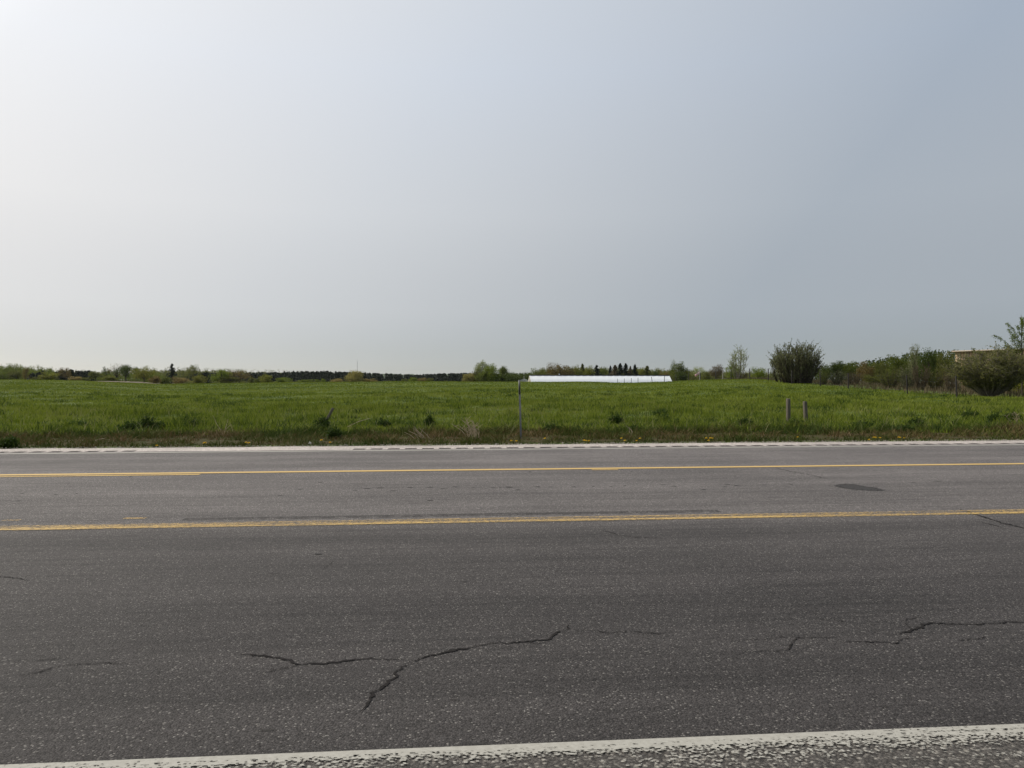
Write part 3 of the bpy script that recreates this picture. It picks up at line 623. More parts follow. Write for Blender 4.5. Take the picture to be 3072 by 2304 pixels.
def tree(name, px, ytop, wpx, d, kind, mat, label, cat='tree', group=None, var=None, zb=None):
    v = ray(px, ytop); x = v[0] * d; ztop = CAM_H + v[2] * d; z = tz(x, d) if zb is None else zb
    h = max(0.8, ztop - z) * 1.03; wd = wpx / F * d * (1.0 if kind in ('spruce', 'column') else 1.18)
    ms = PROTO[kind]; cr, tr = ms[(int(px) if var is None else var) % len(ms)]
    kx = {'spruce': 0.34, 'wand': 1.15}.get(kind, 1.02)
    o = empty(name, (x, d, z), (px * 1.37) % 6.28, label, cat, group)
    sc = (wd / kx, wd / kx, h)
    link_mesh('crown', cr, o, scale=sc, mat=LM[mat]); link_mesh('trunk', tr, o, scale=sc)
    return o

# ------------------------------------------------------------------ far woods that read as one mass
def low_tree(seed, n, kind):
    rg = np.random.default_rng(seed)
    if kind == 'conifer':
        z = rg.uniform(0.05, 1, n) ** 0.9; r = 0.26 * (1 - z) ** 0.7 * rg.uniform(0.3, 1.1, n) + 0.01; a = rg.uniform(0, 6.283, n); P = np.c_[np.cos(a) * r, np.sin(a) * r, z]; s = 0.075
    else:
        n = n * 2; P = crown_points(rg, n, 26, 0.52, 0.43, 0.44, 0.07)[1]; s = 0.036
    g = Geo(); g.leaves(P, s * rg.uniform(0.6, 1.4, n), rg.uniform(0, 1, n), rg=rg); return g.v[0], g.f[0], g.t[0]
def wood(name, label, prof, d0, d1, count, kind, mat, wm, n=130, jitter=3.0, seed=0):
    """prof: list of (photo x, photo y of the canopy line)"""
    rg = np.random.default_rng(500 + seed); pr = np.array(prof, float); protos = [low_tree(900 + seed * 5 + q_, n, kind) for q_ in range(4)]; g = Geo()
    for q_ in range(count):
        px = rg.uniform(pr[0, 0], pr[-1, 0]); d = rg.uniform(d0, d1); yt = np.interp(px, pr[:, 0], pr[:, 1]) + abs(rg.normal(0, jitter)) - jitter * 0.8 + (d1 - d) / (d1 - d0 + 1) * 3
        v = ray(px, yt); x = v[0] * d; z = tz(x, d) - 0.3; h = CAM_H + v[2] * d - z
        if h < 0.8: continue
        V, Fc, T = protos[q_ % 4]; wd = wm * rg.uniform(0.7, 1.4); a = rg.uniform(0, 6.283)
        ca, sa = math.cos(a), math.sin(a)
        g.add(np.c_[(V[:, 0] * ca - V[:, 1] * sa) * wd + x, (V[:, 0] * sa + V[:, 1] * ca) * wd + d, V[:, 2] * h + z], Fc, np.clip(T * 0.7 + rg.uniform(0, 0.4), 0, 1))
    return tag(g.build(name, [LM[mat]]), label, 'wood', None, 'stuff')
wood('distant_wood', 'mass of mixed green woodland on the low ridge at the far left', [(-500, 1092), (0, 1091), (30, 1092), (90, 1096), (115, 1094), (150, 1102), (200, 1106), (280, 1113), (330, 1110), (400, 1108), (470, 1110)], 470, 620, 260, 'leafy', 'mid', 9, 260, 3.0, 1)
wood('distant_wood', 'band of rounded green treetops on the ridge behind the dark pines, left of centre', [(430, 1107), (520, 1104), (600, 1104), (700, 1108), (800, 1111), (870, 1113), (960, 1119)], 720, 860, 260, 'leafy', 'olive', 12, 160, 1.6, 2)
wood('pine_wood', 'long dark pine wood on the horizon left of the tall tree group', [(560, 1122), (640, 1122), (760, 1119), (850, 1117), (930, 1114), (1050, 1117), (1140, 1121), (1250, 1125), (1330, 1121), (1415, 1120), (1500, 1121)], 560, 700, 950, 'conifer', 'conifer', 9, 70, 3.6, 3)
wood('pine_stand', 'small dark pine stand showing between the leftmost bushes', [(88, 1121), (110, 1117), (132, 1113)], 430, 455, 24, 'conifer', 'conifer', 7, 110, 2.0, 4)
wood('pine_stand', 'dark pine stand above the tan bush at the left end of bare soil', [(168, 1115), (210, 1109), (245, 1113), (280, 1112)], 420, 450, 46, 'conifer', 'conifer', 7, 110, 2.0, 5)
wood('pine_stand', 'dark pine stand just left of the bright yellow-green rounded tree', [(598, 1120), (615, 1116), (634, 1119)], 420, 440, 18, 'conifer', 'conifer', 7, 110, 1.5, 6)
wood('distant_wood', 'dark green woodland between the tall tree group and the white tunnel', [(1515, 1117), (1560, 1118), (1600, 1117), (1640, 1115)], 400, 470, 110, 'leafy', 'dark', 6, 180, 1.5, 7)
wood('distant_wood', 'low woodland forming a solid backdrop behind the long white tunnel', [(1620, 1109), (1700, 1104), (1760, 1105), (1900, 1105), (1990, 1109), (2080, 1113), (2200, 1116), (2330, 1116)], 385, 440, 330, 'leafy', 'olive', 6, 180, 2.5, 8)
wood('distant_wood', 'deep green wood behind the fence at the right, left of the shed', [(2440, 1100), (2520, 1092), (2600, 1086), (2680, 1070), (2760, 1058), (2860, 1052), (2960, 1050), (3090, 1062), (3400, 1070)], 150, 185, 130, 'leafy', 'dark', 5, 260, 3.0, 9)
wood('scrub', 'low scrub along the foot of the dark pine wood', [(560, 1139), (760, 1139), (960, 1141), (1200, 1141), (1400, 1140)], 330, 400, 90, 'leafy', 'olive', 4, 120, 1.5, 10)

# far hills on the horizon
def hills(name, pts, d, mat):
    g = Geo(); P = np.linspace(pts[0][0], pts[-1][0], 160); yt = np.interp(P, *zip(*pts)); yt += (vnoise(P * 0.12, P * 0, 3) - 0.5) * 1.6 + (vnoise(P * 0.5, P * 0, 4) - 0.5) * 0.8
    rows = []
    for q_, (dd, f_) in enumerate(((-500, 0.0), (-250, 0.6), (0, 1.0), (400, 0.7), (900, 0.0))):
        x = np.array([ray(p, 1150)[0] for p in P]) * (d + dd); top = np.array([CAM_H + ray(p, y)[2] * d for p, y in zip(P, yt)]); rows.append(np.c_[x, np.full(160, d + dd), top * f_ + (vnoise(P * 0.4 + q_ * 9, P * 0, 6) - 0.5) * 5 * f_ - 2])
    i, j = np.meshgrid(np.arange(4), np.arange(159), indexing='ij')
    g.add(np.concatenate(rows), np.stack([i * 160 + j, i * 160 + j + 1, (i + 1) * 160 + j + 1, (i + 1) * 160 + j], -1).reshape(-1, 4)); return tag(g.build(name, [mat], smooth=True), kind='structure')
MAT_hill = plain('forested_hill', (0.035, 0.055, 0.022), (0.055, 0.075, 0.030), 0.95, 0.1, 0.02)
hills('hills', [(700, 1132), (900, 1125), (1080, 1121), (1150, 1119), (1200, 1120.5), (1260, 1123.5), (1320, 1122.5), (1370, 1119), (1420, 1120), (1520, 1122), (1650, 1128)], 3200, MAT_hill)
# radio mast on the horizon
mx = ray(1072, 1100)[0] * 2500; ztop = CAM_H + ray(1072, 1077)[2] * 2500
mast = empty('radio_mast', (mx, 2500, 0), 0, 'thin pale radio mast rising from the horizon above the cream topped tree', 'mast')
MAT_mast = plain('mast_steel', (0.30, 0.31, 0.32), None, 0.6, 0.4)
lg = Geo(); 
for a in (0.3, 2.4, 4.5): 
    t_ = Geo(); t_.tube([[0.75 * math.cos(a), 0.75 * math.sin(a), 0], [0.75 * math.cos(a), 0.75 * math.sin(a), ztop - 8]], 0.16, 5); t_.build('leg', [MAT_mast], mast)
for q_ in range(30):
    z0 = 1 + q_ * (ztop - 10) / 30; z1 = z0 + (ztop - 10) / 30
    for a, b in ((0.3, 2.4), (2.4, 4.5), (4.5, 0.3)): lg.tube([[0.75 * math.cos(a), 0.75 * math.sin(a), z0], [0.75 * math.cos(b), 0.75 * math.sin(b), z1]], 0.08, 4, cap=False)
lg.build('bracing', [MAT_mast], mast); t_ = Geo(); t_.tube([[0, 0, ztop - 9], [0, 0, ztop]], [0.25, 0.08], 5); t_.build('antenna', [MAT_mast], mast)

# ------------------------------------------------------------------ single trees and bushes
GL_ = 'trees and bushes along the far left edge of the field'
GC_ = 'trees in the tall group left of the white tunnel'
GB_ = 'trees behind the long white tunnel'
GR_ = 'trees and bushes beyond the fence at the right'
for row in [
 ('bush', 8, 1114, 46, 340, 'shrub', 'mid', 'green bush cut by the left edge of the photo, at the far field edge', 'bush', GL_),
 ('tree', 50, 1108, 52, 345, 'round', 'olive', 'rounded olive tree just left of the narrow brownish tree, far left', 'tree', GL_),
 ('tree', 78, 1102, 24, 340, 'column', 'brown', 'narrow dark brownish tree standing upright among the leftmost bushes', 'tree', GL_),
 ('bush', 104, 1130, 26, 338, 'shrub', 'olive', 'low olive bush in front of the small dark pine stand, far left', 'bush', GL_),
 ('bush', 148, 1113, 54, 350, 'shrub', 'yellow', 'broad yellow-green bush right of the small dark pine stand, far left', 'bush', GL_),
 ('tree', 196, 1105, 42, 345, 'loose', 'brown', 'brownish thin-leaved tree left of the low tan bush, far left', 'tree', GL_),
 ('bush', 226, 1127, 38, 330, 'shrub', 'tan', 'low tan bush at the left end of the bare soil strip', 'bush', GL_),
 ('bush', 256, 1130, 30, 335, 'shrub', 'olive', 'low olive bush right of the tan bush behind the bare soil strip', 'bush', GL_),
 ('tree', 288, 1114, 46, 345, 'round', 'olive', 'olive tree above the left half of the bare soil strip', 'tree', GL_),
 ('tree', 317, 1100, 26, 380, 'loose', 'dark', 'thin dark tree poking up left of the half bare tree', 'tree', GL_),
 ('bush', 330, 1126, 44, 340, 'shrub', 'yellow', 'low yellow-green bush at the middle of the bare soil strip', 'bush', GL_),
 ('tree', 350, 1089, 50, 372, 'bare', 'brown', 'half bare tree with thin grey branches behind the bare soil strip', 'tree', GL_),
 ('tree', 378, 1095, 56, 350, 'round', 'dark', 'dense dark green tree left of the single trunked yellow tree', 'tree', GL_),
 ('tree', 408, 1103, 32, 372, 'loose', 'dark', 'airy dark tree between dense dark tree and single trunked yellow tree', 'tree', GL_),
 ('tree', 432, 1100, 62, 255, 'single', 'yellow', 'yellow-green tree on one dark trunk at the right end of bare soil', 'tree', GL_),
 ('bush', 461, 1124, 36, 262, 'shrub', 'brown', 'spreading bronze bush touching the single trunked yellow tree', 'bush', GL_),
 ('bush', 498, 1130, 46, 275, 'shrub', 'mid', 'wide low green bush in front of the thin dark spruce', 'bush', GL_),
 ('spruce_tree', 516, 1093, 22, 400, 'spruce', 'conifer', 'thin dark spruce rising alone above the low left bushes', 'tree', GL_),
 ('bush', 541, 1129, 44, 290, 'shrub', 'tan', 'tan brown bush right of the thin dark spruce', 'bush', GL_),
 ('tree', 580, 1098, 46, 330, 'loose', 'olive', 'thin-topped olive tree left of the pine stand, second tree after the spruce', 'tree', GL_),
 ('bush', 596, 1124, 46, 300, 'shrub', 'yellow', 'yellow-green bush at the foot of the thin-topped olive tree', 'bush', GL_),
 ('tree', 664, 1109, 64, 300, 'round', 'bright', 'bright yellow-green rounded tree, brightest of the left hedgerow', 'tree', GL_),
 ('tree', 718, 1113, 74, 305, 'loose', 'brown', 'bronze tree touching the right side of the bright rounded tree', 'tree', GL_),
 ('bush', 690, 1130, 70, 298, 'shrub', 'olive', 'low olive bush under the bright rounded tree and the bronze tree', 'bush', GL_),
 ('bush', 757, 1129, 26, 340, 'shrub', 'olive', 'small olive bush just right of the bronze tree', 'bush', GL_),
 ('bush', 777, 1134, 28, 312, 'shrub', 'mid', 'small round bush left of the pointed yellow-green bush, before the pines', 'bush', GL_),
 ('bush', 800, 1122, 42, 310, 'shrub', 'yellow', 'pointed yellow-green bush before the pines, left of centre', 'bush', GL_),
 ('bush', 848, 1131, 50, 315, 'shrub', 'bright', 'low spreading bush right of the pointed yellow-green bush', 'bush', GL_),
 ('bush', 919, 1137, 44, 320, 'shrub', 'bright', 'low wide bright bush before the pine wood, left of two small round bushes', 'bush', GL_),
 ('bush', 950, 1137, 20, 318, 'shrub', 'bright', 'left one of two small round bushes before the pine wood', 'bush', GL_),
 ('bush', 968, 1135, 17, 318, 'shrub', 'bright', 'right one of two small round bushes before the pine wood', 'bush', GL_),
 ('bush', 1016, 1135, 46, 305, 'shrub', 'tan', 'low tan bush left of the cream topped tree', 'bush', GL_),
 ('tree', 1065, 1107, 62, 300, 'shrub', 'cream', 'cream topped blossoming tree alone before the dark pine wood', 'tree', GL_),
 ('bush', 1108, 1134, 44, 303, 'shrub', 'tan', 'low tan bush right of the cream topped tree', 'bush', GL_),
 ('bush', 1214, 1135, 22, 330, 'shrub', 'olive', 'small bush left of the pale green bush before the pines', 'bush', GL_),
 ('bush', 1239, 1130, 36, 330, 'shrub', 'bright', 'pale green bush before the pines, midway between cream tree and tall group', 'bush', GL_),
 ('bush', 1267, 1132, 26, 330, 'shrub', 'tan', 'tan bush touching the right side of the pale green bush', 'bush', GL_),
 ('bush', 1288, 1132, 24, 332, 'shrub', 'olive', 'last small olive bush before the tall group of trees', 'bush', GL_),
 ('bush', 1407, 1117, 40, 310, 'shrub', 'cream', 'cream tinted bush at the left foot of the tall tree group', 'bush', GC_),
 ('tree', 1428, 1111, 40, 312, 'shrub', 'olive', 'olive tree between cream tinted bush and tall white flecked tree', 'tree', GC_),
 ('tree', 1447, 1083, 46, 313, 'round', 'pale', 'tall pale white-flecked tree, tallest of the group left of the tunnel', 'tree', GC_),
 ('tree', 1477, 1086, 52, 305, 'shrub', 'bright', 'full green tree right of the tall pale white-flecked tree', 'tree', GC_),
 ('tree', 1447, 1110, 46, 306, 'shrub', 'mid', 'green lower tree in front of the tall pale white-flecked tree', 'tree', GC_),
 ('tree', 1508, 1099, 36, 312, 'round', 'mid', 'rightmost airy tree of the tall group left of the tunnel', 'tree', GC_),
 ('bush', 1505, 1120, 30, 308, 'shrub', 'dark', 'dark bush at the right foot of the tall tree group', 'bush', GC_),
 ('tree', 1609, 1104, 46, 370, 'loose', 'mid', 'airy green tree behind the left end of the white tunnel', 'tree', GB_),
 ('tree', 1640, 1100, 46, 368, 'round', 'olive', 'olive tree left of the broad bronze crown behind the tunnel', 'tree', GB_),
 ('tree', 1680, 1089, 76, 360, 'round', 'brown', 'broad bronze-green crown, largest tree behind the tunnel', 'tree', GB_),
 ('tree', 1712, 1103, 34, 366, 'round', 'dark', 'dark tree right of the broad bronze crown', 'tree', GB_),
 ('tree', 1730, 1097, 30, 362, 'column', 'yellow', 'yellow-green upright tree left of the olive spruce', 'tree', GB_),
 ('spruce_tree', 1747, 1093, 22, 364, 'spruce', 'olive', 'olive spruce between two yellow-green trees behind the tunnel', 'tree', GB_),
 ('tree', 1765, 1096, 32, 360, 'round', 'yellow', 'yellow-tan tree left of the dark pointed spruce', 'tree', GB_),
 ('spruce_tree', 1790, 1097, 24, 355, 'spruce', 'conifer', 'dark pointed spruce standing apart, leftmost dark spruce behind the tunnel', 'tree', GB_),
 ('tree', 1811, 1103, 28, 364, 'round', 'mid', 'round green tree right of the leftmost dark spruce', 'tree', GB_),
 ('spruce_tree', 1831, 1099, 16, 362, 'spruce', 'conifer', 'slim spruce left of the greyish spruce behind the tunnel', 'tree', GB_),
 ('spruce_tree', 1845, 1097, 28, 358, 'spruce', 'greybrown', 'greyish brown spruce with a wide skirt behind the tunnel', 'tree', GB_),
 ('spruce_tree', 1861, 1092, 26, 356, 'spruce', 'conifer', 'tall dark spruce, left of the pair behind the tunnel', 'tree', GB_),
 ('spruce_tree', 1877, 1092, 24, 357, 'spruce', 'conifer', 'tall dark spruce, right of the pair behind the tunnel', 'tree', GB_),
 ('spruce_tree', 1891, 1100, 16, 360, 'spruce', 'greybrown', 'small greyish spruce between the tall pair and the last dark spruce', 'tree', GB_),
 ('spruce_tree', 1905, 1095, 20, 358, 'spruce', 'conifer', 'last dark spruce at the right behind the tunnel', 'tree', GB_),
 ('tree', 1926, 1105, 32, 362, 'round', 'yellow', 'yellowish tree right of the last dark spruce', 'tree', GB_),
 ('spruce_tree', 1942, 1099, 28, 360, 'spruce', 'olive', 'olive pointed tree above the right half of the tunnel', 'tree', GB_),
 ('bush', 1968, 1109, 34, 366, 'shrub', 'dark', 'dark bush left of the bronze bush near the tunnel right end', 'bush', GB_),
 ('bush', 1990, 1108, 34, 360, 'shrub', 'brown', 'bronze bush above the right end of the tunnel', 'bush', GB_),
 ('tree', 2030, 1083, 44, 300, 'single', 'mid', 'tall rounded tree standing right of the tunnel end', 'tree', GB_),
 ('bush', 2040, 1113, 50, 296, 'shrub', 'dark', 'dark bush under the tall rounded tree right of the tunnel', 'bush', GB_),
 ('tree', 2058, 1105, 26, 300, 'loose', 'mid', 'thin small tree touching the tall rounded tree on its right', 'tree', GB_),
 ('tree', 2098, 1103, 48, 230, 'loose', 'pale', 'pale sparse tree behind the pole with the pink flag', 'tree', GR_),
 ('bush', 2120, 1112, 44, 225, 'shrub', 'olive', 'olive bush right of the pole with the pink flag', 'bush', GR_),
 ('tree', 2150, 1092, 40, 210, 'round', 'greybrown', 'greyish brown tree left of the plain wooden pole', 'tree', GR_),
 ('tree', 2196, 1092, 60, 165, 'shrub', 'bright', 'bright green bushy tree below the slender pale poplar', 'tree', GR_),
 ('bush', 2275, 1100, 46, 150, 'round', 'bright', 'bright green bush left of the big dark upright bush', 'bush', GR_),
 ('bush', 2228, 1116, 34, 140, 'wand', 'greybrown', 'grey brown twiggy bush at the foot of the slender pale poplar', 'bush', GR_),
 ('tree', 2478, 1098, 34, 150, 'column', 'dark', 'dark tree touching the right side of the big upright bush', 'tree', GR_),
 ('tree', 2508, 1084, 56, 148, 'round', 'dark', 'dark rounded tree, first tall crown right of the big upright bush', 'tree', GR_),
 ('tree', 2552, 1086, 44, 146, 'round', 'mid', 'green tree right of the dark rounded tree beyond the fence', 'tree', GR_),
 ('tree', 2596, 1078, 58, 140, 'shrub', 'brown', 'bronze-green rounded tree midway between big bush and shed', 'tree', GR_),
 ('tree', 2640, 1078, 54, 142, 'round', 'olive', 'olive tree right of the bronze-green rounded tree', 'tree', GR_),
 ('tree', 2695, 1056, 60, 125, 'shrub', 'mid', 'green tree with feathery top left of the tallest pale tree', 'tree', GR_),
 ('tree', 2742, 1041, 42, 122, 'loose', 'grey', 'pale feathery tree, tallest crown left of the shed', 'tree', GR_),
 ('tree', 2786, 1050, 52, 118, 'round', 'dark', 'very dark rounded tree between the pale feathery tree and the shed', 'tree', GR_),
 ('tree', 2836, 1043, 62, 116, 'shrub', 'olive', 'olive tree immediately left of the wooden shed', 'tree', GR_),
 ('bush', 2468, 1104, 34, 92, 'wand', 'mid', 'light green twiggy bush hiding the right foot of the big bush', 'bush', GR_),
 ('bush', 2512, 1106, 52, 96, 'wand', 'grey', 'grey-olive twiggy bush between two fence posts right of the big bush', 'bush', GR_),
 ('bush', 2560, 1112, 50, 98, 'wand', 'greybrown', 'grey brown bush behind the dry grass, third right of the big bush', 'bush', GR_),
 ('bush', 2672, 1097, 74, 88, 'wand', 'olive', 'wide grey-olive bush left of the second fence post from the right', 'bush', GR_),
 ('bush', 2720, 1090, 60, 86, 'wand', 'grey', 'grey bush behind the second fence post from the right', 'bush', GR_),
 ('bush', 2762, 1083, 56, 84, 'wand', 'greybrown', 'reddish brown twiggy bush right of the second fence post from the right', 'bush', GR_),
 ('bush', 2806, 1094, 60, 84, 'wand', 'olive', 'olive twiggy bush left of the rightmost fence post', 'bush', GR_),
 ('bush', 2848, 1108, 44, 80, 'wand', 'greybrown', 'low brown bush touching the rightmost fence post', 'bush', GR_),
 ('bush', 3062, 1080, 80, 74, 'shrub', 'yellow', 'yellow-green bush at the right edge of the photo behind the big right bush', 'bush', GR_),
 ('bush', 2620, 1118, 56, 104, 'shrub', 'olive', 'low olive bush in dry grass below the bronze-green rounded tree', 'bush', GR_),
]: tree(*row)

def big_bush(name, px, ytop, wpx, d, seed, stems, twigs, per, leaf, mat, label, bark, fan=0.95, up=0.5, low=0.1, rot=0.0, kx=1.2, cat='bush', base=0.1):
    v = ray(px, ytop); x = v[0] * d; z = tz(x, d); h = CAM_H + v[2] * d - z; wd = wpx / F * d
    cr, tr = make_stems(seed, stems, twigs, per, leaf, fan, up, low, base=base); o = empty(name, (x, d, z), rot, label, cat, GR_)
    for nm, gg_, mt in (('crown', cr, LM[mat]), ('stems', tr, bark)):
        me = gg_.mesh(nm, [mt]); link_mesh(nm, me, o, scale=(wd / kx, wd / kx, h))
    return o
big_bush('bush', 2386, 1028, 172, 97, 61, 150, 15, 15, 0.0135, 'grey', 'big dark upright bush with spiky wands standing behind the fence', MAT_bark, 1.12, 1.7, 0.04, base=0.42)
big_bush('bush', 2970, 1034, 236, 62, 62, 130, 20, 16, 0.0135, 'willow', 'big rounded olive bush with fanning stems in front of the wooden shed', MAT_palebark, 1.22, 0.45, 0.30)
big_bush('poplar_tree', 2216, 1044, 66, 140, 63, 14, 18, 13, 0.014, 'pale', 'slender pale poplar with open crown above the bright green bushy tree', MAT_palebark, 0.62, 0.9, 0.25, kx=0.72, cat='tree')

# sapling at the right edge
d = 66.0; v = ray(3064, 944); x = v[0] * d; z = tz(x, d); H = CAM_H + v[2] * d - z
sap = empty('sapling', (x, d, z), 0, 'young thin-stemmed tree with drooping leafy branches at the right edge', 'tree', GR_)
rg = np.random.default_rng(77); tr = Geo(); L = []
tr.tube([[0, 0, -0.1], [0.03, 0, H * 0.5], [-0.02, 0, H]], [0.06, 0.04, 0.012], 6)
tips = [(2990, 1003, .42), (3012, 988, .50), (3003, 1036, .34), (3036, 966, .66), (3024, 1012, .44), (3042, 1000, .56), (3050, 975, .70), (3057, 952, .84), (3018, 1052, .30), (3040, 1040, .40), (3100, 990, .5), (3128, 1006, .42), (3085, 962, .68), (3110, 1030, .38), (3076, 950, .8), (3070, 985, .6), (3060, 1020, .48), (3090, 1045, .34)]
for q_, (tx, ty, f0) in enumerate(tips):
    e = np.array([ray(tx, ty)[0] * d - x, rg.uniform(-0.7, 0.7), CAM_H + ray(tx, ty)[2] * d - z]); b0 = np.array([0, 0, H * f0]); s_ = np.linspace(0, 1, 7)[:, None]
    mid = b0 + (e - b0) * 0.55 + np.array([0, 0, 0.28 * abs(e[0]) + 0.1]); path = (1 - s_) ** 2 * b0 + 2 * s_ * (1 - s_) * mid + s_ * s_ * e
    tr.tube(path, np.linspace(0.020, 0.005, 7), 4, cap=False)
    m_ = int(70 + 75 * np.linalg.norm(e - b0)); ss = rg.uniform(0.22, 1.02, m_); kn = rg.choice(np.linspace(0.25, 1.0, 9), m_); ss = np.where(rg.uniform(size=m_) < 0.6, kn + rg.normal(0, 0.02, m_), ss)
    P = np.stack([np.interp(ss, s_[:, 0], path[:, k_]) for k_ in range(3)], 1); P[:, 2] -= np.abs(rg.normal(0, 0.11, m_)); P[:, :2] += rg.normal(0, 0.07, (m_, 2)); L.append(P)
L = np.concatenate(L); cr = Geo(); cr.leaves(L, 0.052 * rg.uniform(0.6, 1.3, len(L)), rg.uniform(0, 1, len(L)), rg=rg)
cr.build('crown', [LM['bright']], sap); tr.build('trunk', [MAT_bark], sap)

# ------------------------------------------------------------------ fence that runs away from the road
FX = 34.0
fence = empty('fence', (FX, 58.8, tz(FX, 58.8)), 0, 'dark post and wire fence running away from the road at the right', 'fence')
fo = np.array(fence.location)
pg = Geo(); pg.tube([[0, 0, -0.2], [0.004, 0, 0.7], [0, 0, 1.62], [0, 0, 1.65]], [0.058, 0.056, 0.052, 0.04], 8); pm = pg.mesh('post', [MAT_darkpost])
fpx = [2870, 2722, 2545, 2461, 2375, 2305, 2249, 2193, 2147, 2101, 2066, 2028, 1993, 1957, 1914, 1894, 1873, 1853, 1797, 1762, 1735]
tops = []
for q_, p in enumerate(fpx):
    d = FX / ray(p, 1145)[0]; z = tz(FX, d); o = link_mesh('post', pm, fence, (0, d - fo[1], z - fo[2]))
    o.rotation_euler = (random.uniform(-.03, .03), {1957: -0.14, 2722: -0.035, 2870: -0.03}.get(p, random.uniform(-.025, .025)), random.uniform(-.3, .3))
    o.scale = (1 + 0.2 * (q_ > 4), 1 + 0.2 * (q_ > 4), 1.0); tops.append((0, d - fo[1], z - fo[2]))
for hz in (0.35, 0.75, 1.15, 1.5):
    t_ = Geo(); path = np.array(tops) + [-0.035, 0, hz]; t_.tube(path, 0.002, 4); t_.build('wire', [MAT_wire], fence)

def pole(name, px, ytop, d, r, label, flag=False):
    v = ray(px, ytop); x = v[0] * d; z = tz(x, d); h = CAM_H + v[2] * d - z
    o = empty(name, (x, d, z), 0, label, 'pole'); t_ = Geo(); t_.tube([[0, 0, -0.2], [0.01, 0, h * 0.5], [0, 0, h]], [r, r * 0.95, r * 0.85], 8); t_.build('pole', [plain('grey_pole', (0.42, 0.39, 0.35), (0.30, 0.28, 0.25), 0.8)], o)
    if flag:
        g = Geo(); n = 9; us = np.linspace(0, 1, n); V = []
        for s in (0, 1):
            for u in us: V.append([-u * 0.75 - r, 0.10 * math.sin(u * 7), h * 0.80 - 0.55 * s * (1 - 0.35 * u) + 0.05 - 0.36 * u + 0.08 * math.sin(u * 6)])
        V = np.array(V); V2 = V + [0, 0.012, 0]; m = len(V)
        g.add(np.r_[V, V2], [[i, i + 1, n + i + 1, n + i] for i in range(n - 1)] + [[m + i, m + n + i, m + n + i + 1, m + i + 1] for i in range(n - 1)], [1 if i % 2 else 0 for i in range(2 * (n - 1))])
        g.add(np.zeros((0, 3)), np.array([[i, m + i, m + i + 1, i + 1] for i in range(n - 1)]) - g.n, 0.5)
        k = NT('faded_pink_cloth'); mt = k.done(k.pbr(k.mix(k.ramp(k.noise(k.coord((1, 1, 3)), 2.2, 2), [(0.45, 0.0), (0.55, 1.0)]), (0.62, 0.48, 0.46), (0.34, 0.15, 0.16)), 0.8, 0.2))
        g.build('flag', [mt], o)
    return o
pole('flag_pole', 2099, 1110, 135, 0.07, 'pale pole with a ragged pink flag on its left, by the fence', True)
pole('wooden_pole', 2168, 1108, 124, 0.06, 'plain pale pole without a flag beside the fence')

# ------------------------------------------------------------------ long white tunnel and the small shed at its left end
k = NT('white_film'); n = k.noise(k.coord((0.6, 2, 2)), 1.0, 4); MAT_film = k.done(k.pbr(k.mix(n, (0.80, 0.81, 0.83), (0.86, 0.87, 0.88)), 0.45, 0.4))
MAT_endwall = plain('tunnel_end_wall', (0.52, 0.48, 0.40), (0.42, 0.39, 0.33), 0.8)
d0 = 285.0; xl = ray(1588, 1127)[0] * d0; ax = math.radians(11.0); Lx = (ray(2008, 1127)[0] * d0 - xl) / (math.cos(ax) - 0.2 * math.sin(ax)); zr = CAM_H + ray(1590, 1127)[2] * d0
zb = tz(xl + 10, d0) - 0.7; hr = zr - zb
tun = empty('greenhouse_tunnel', (xl, d0, zb), ax, 'long low white plastic covered tunnel on the crest of the field', 'greenhouse')
half = 4.2; prof = np.array([[-half, 0], [-half * 0.97, 0.45], [-half * 0.5, hr * 0.56], [-0.25, hr], [0.25, hr], [half * 0.5, hr * 0.56], [half * 0.97, 0.45], [half, 0]]); m = len(prof)
nb = 22
seg = Geo()
xs = np.linspace(0, Lx, nb * 4 + 1)
V = np.array([[x, y, z - (0.05 if (i_ % 4) and 0 < j_ < m - 1 else 0.0)] for i_, x in enumerate(xs) for j_, (y, z) in enumerate(prof)])
seg.add(V, [[i_ * m + j_, i_ * m + j_ + 1, (i_ + 1) * m + j_ + 1, (i_ + 1) * m + j_] for i_ in range(nb * 4) for j_ in range(m - 1)])
seg.build('cover', [MAT_film], tun, smooth=False)
for q_, x in (('end_wall', 0.05), ('end_wall', Lx - 0.05)):
    e_ = Geo(); pv = np.c_[np.full(m, x), prof * [0.985, 0.985]]; e_.add(np.r_[pv, pv + [0.06, 0, 0]], [list(range(m))]); e_.add(np.zeros((0, 3)), np.array([list(range(m, 2 * m))]) - e_.n); w_ = e_.build(q_, [MAT_endwall], tun)
    dr = Geo(); dr.box((x - 0.05 if x < 1 else x + 0.11, 0, 1.15), (0.05, 2.2, 2.2)); dr.build('door', [plain('tunnel_door', (0.35, 0.33, 0.29), None)], w_)
rc = Geo(); rc.box((Lx / 2, 0.1, hr + 0.14), (Lx + 0.1, 0.5, 0.30)); rc.build('ridge_strip', [MAT_black], tun)  # black strip along the top of the tunnel
v_ = Geo(); v_.tube([[11.4, 0, hr + 0.2], [11.4, 0, hr + 0.75]], [0.14, 0.14], 8); v_.build('vent_pipe', [MAT_film], tun)

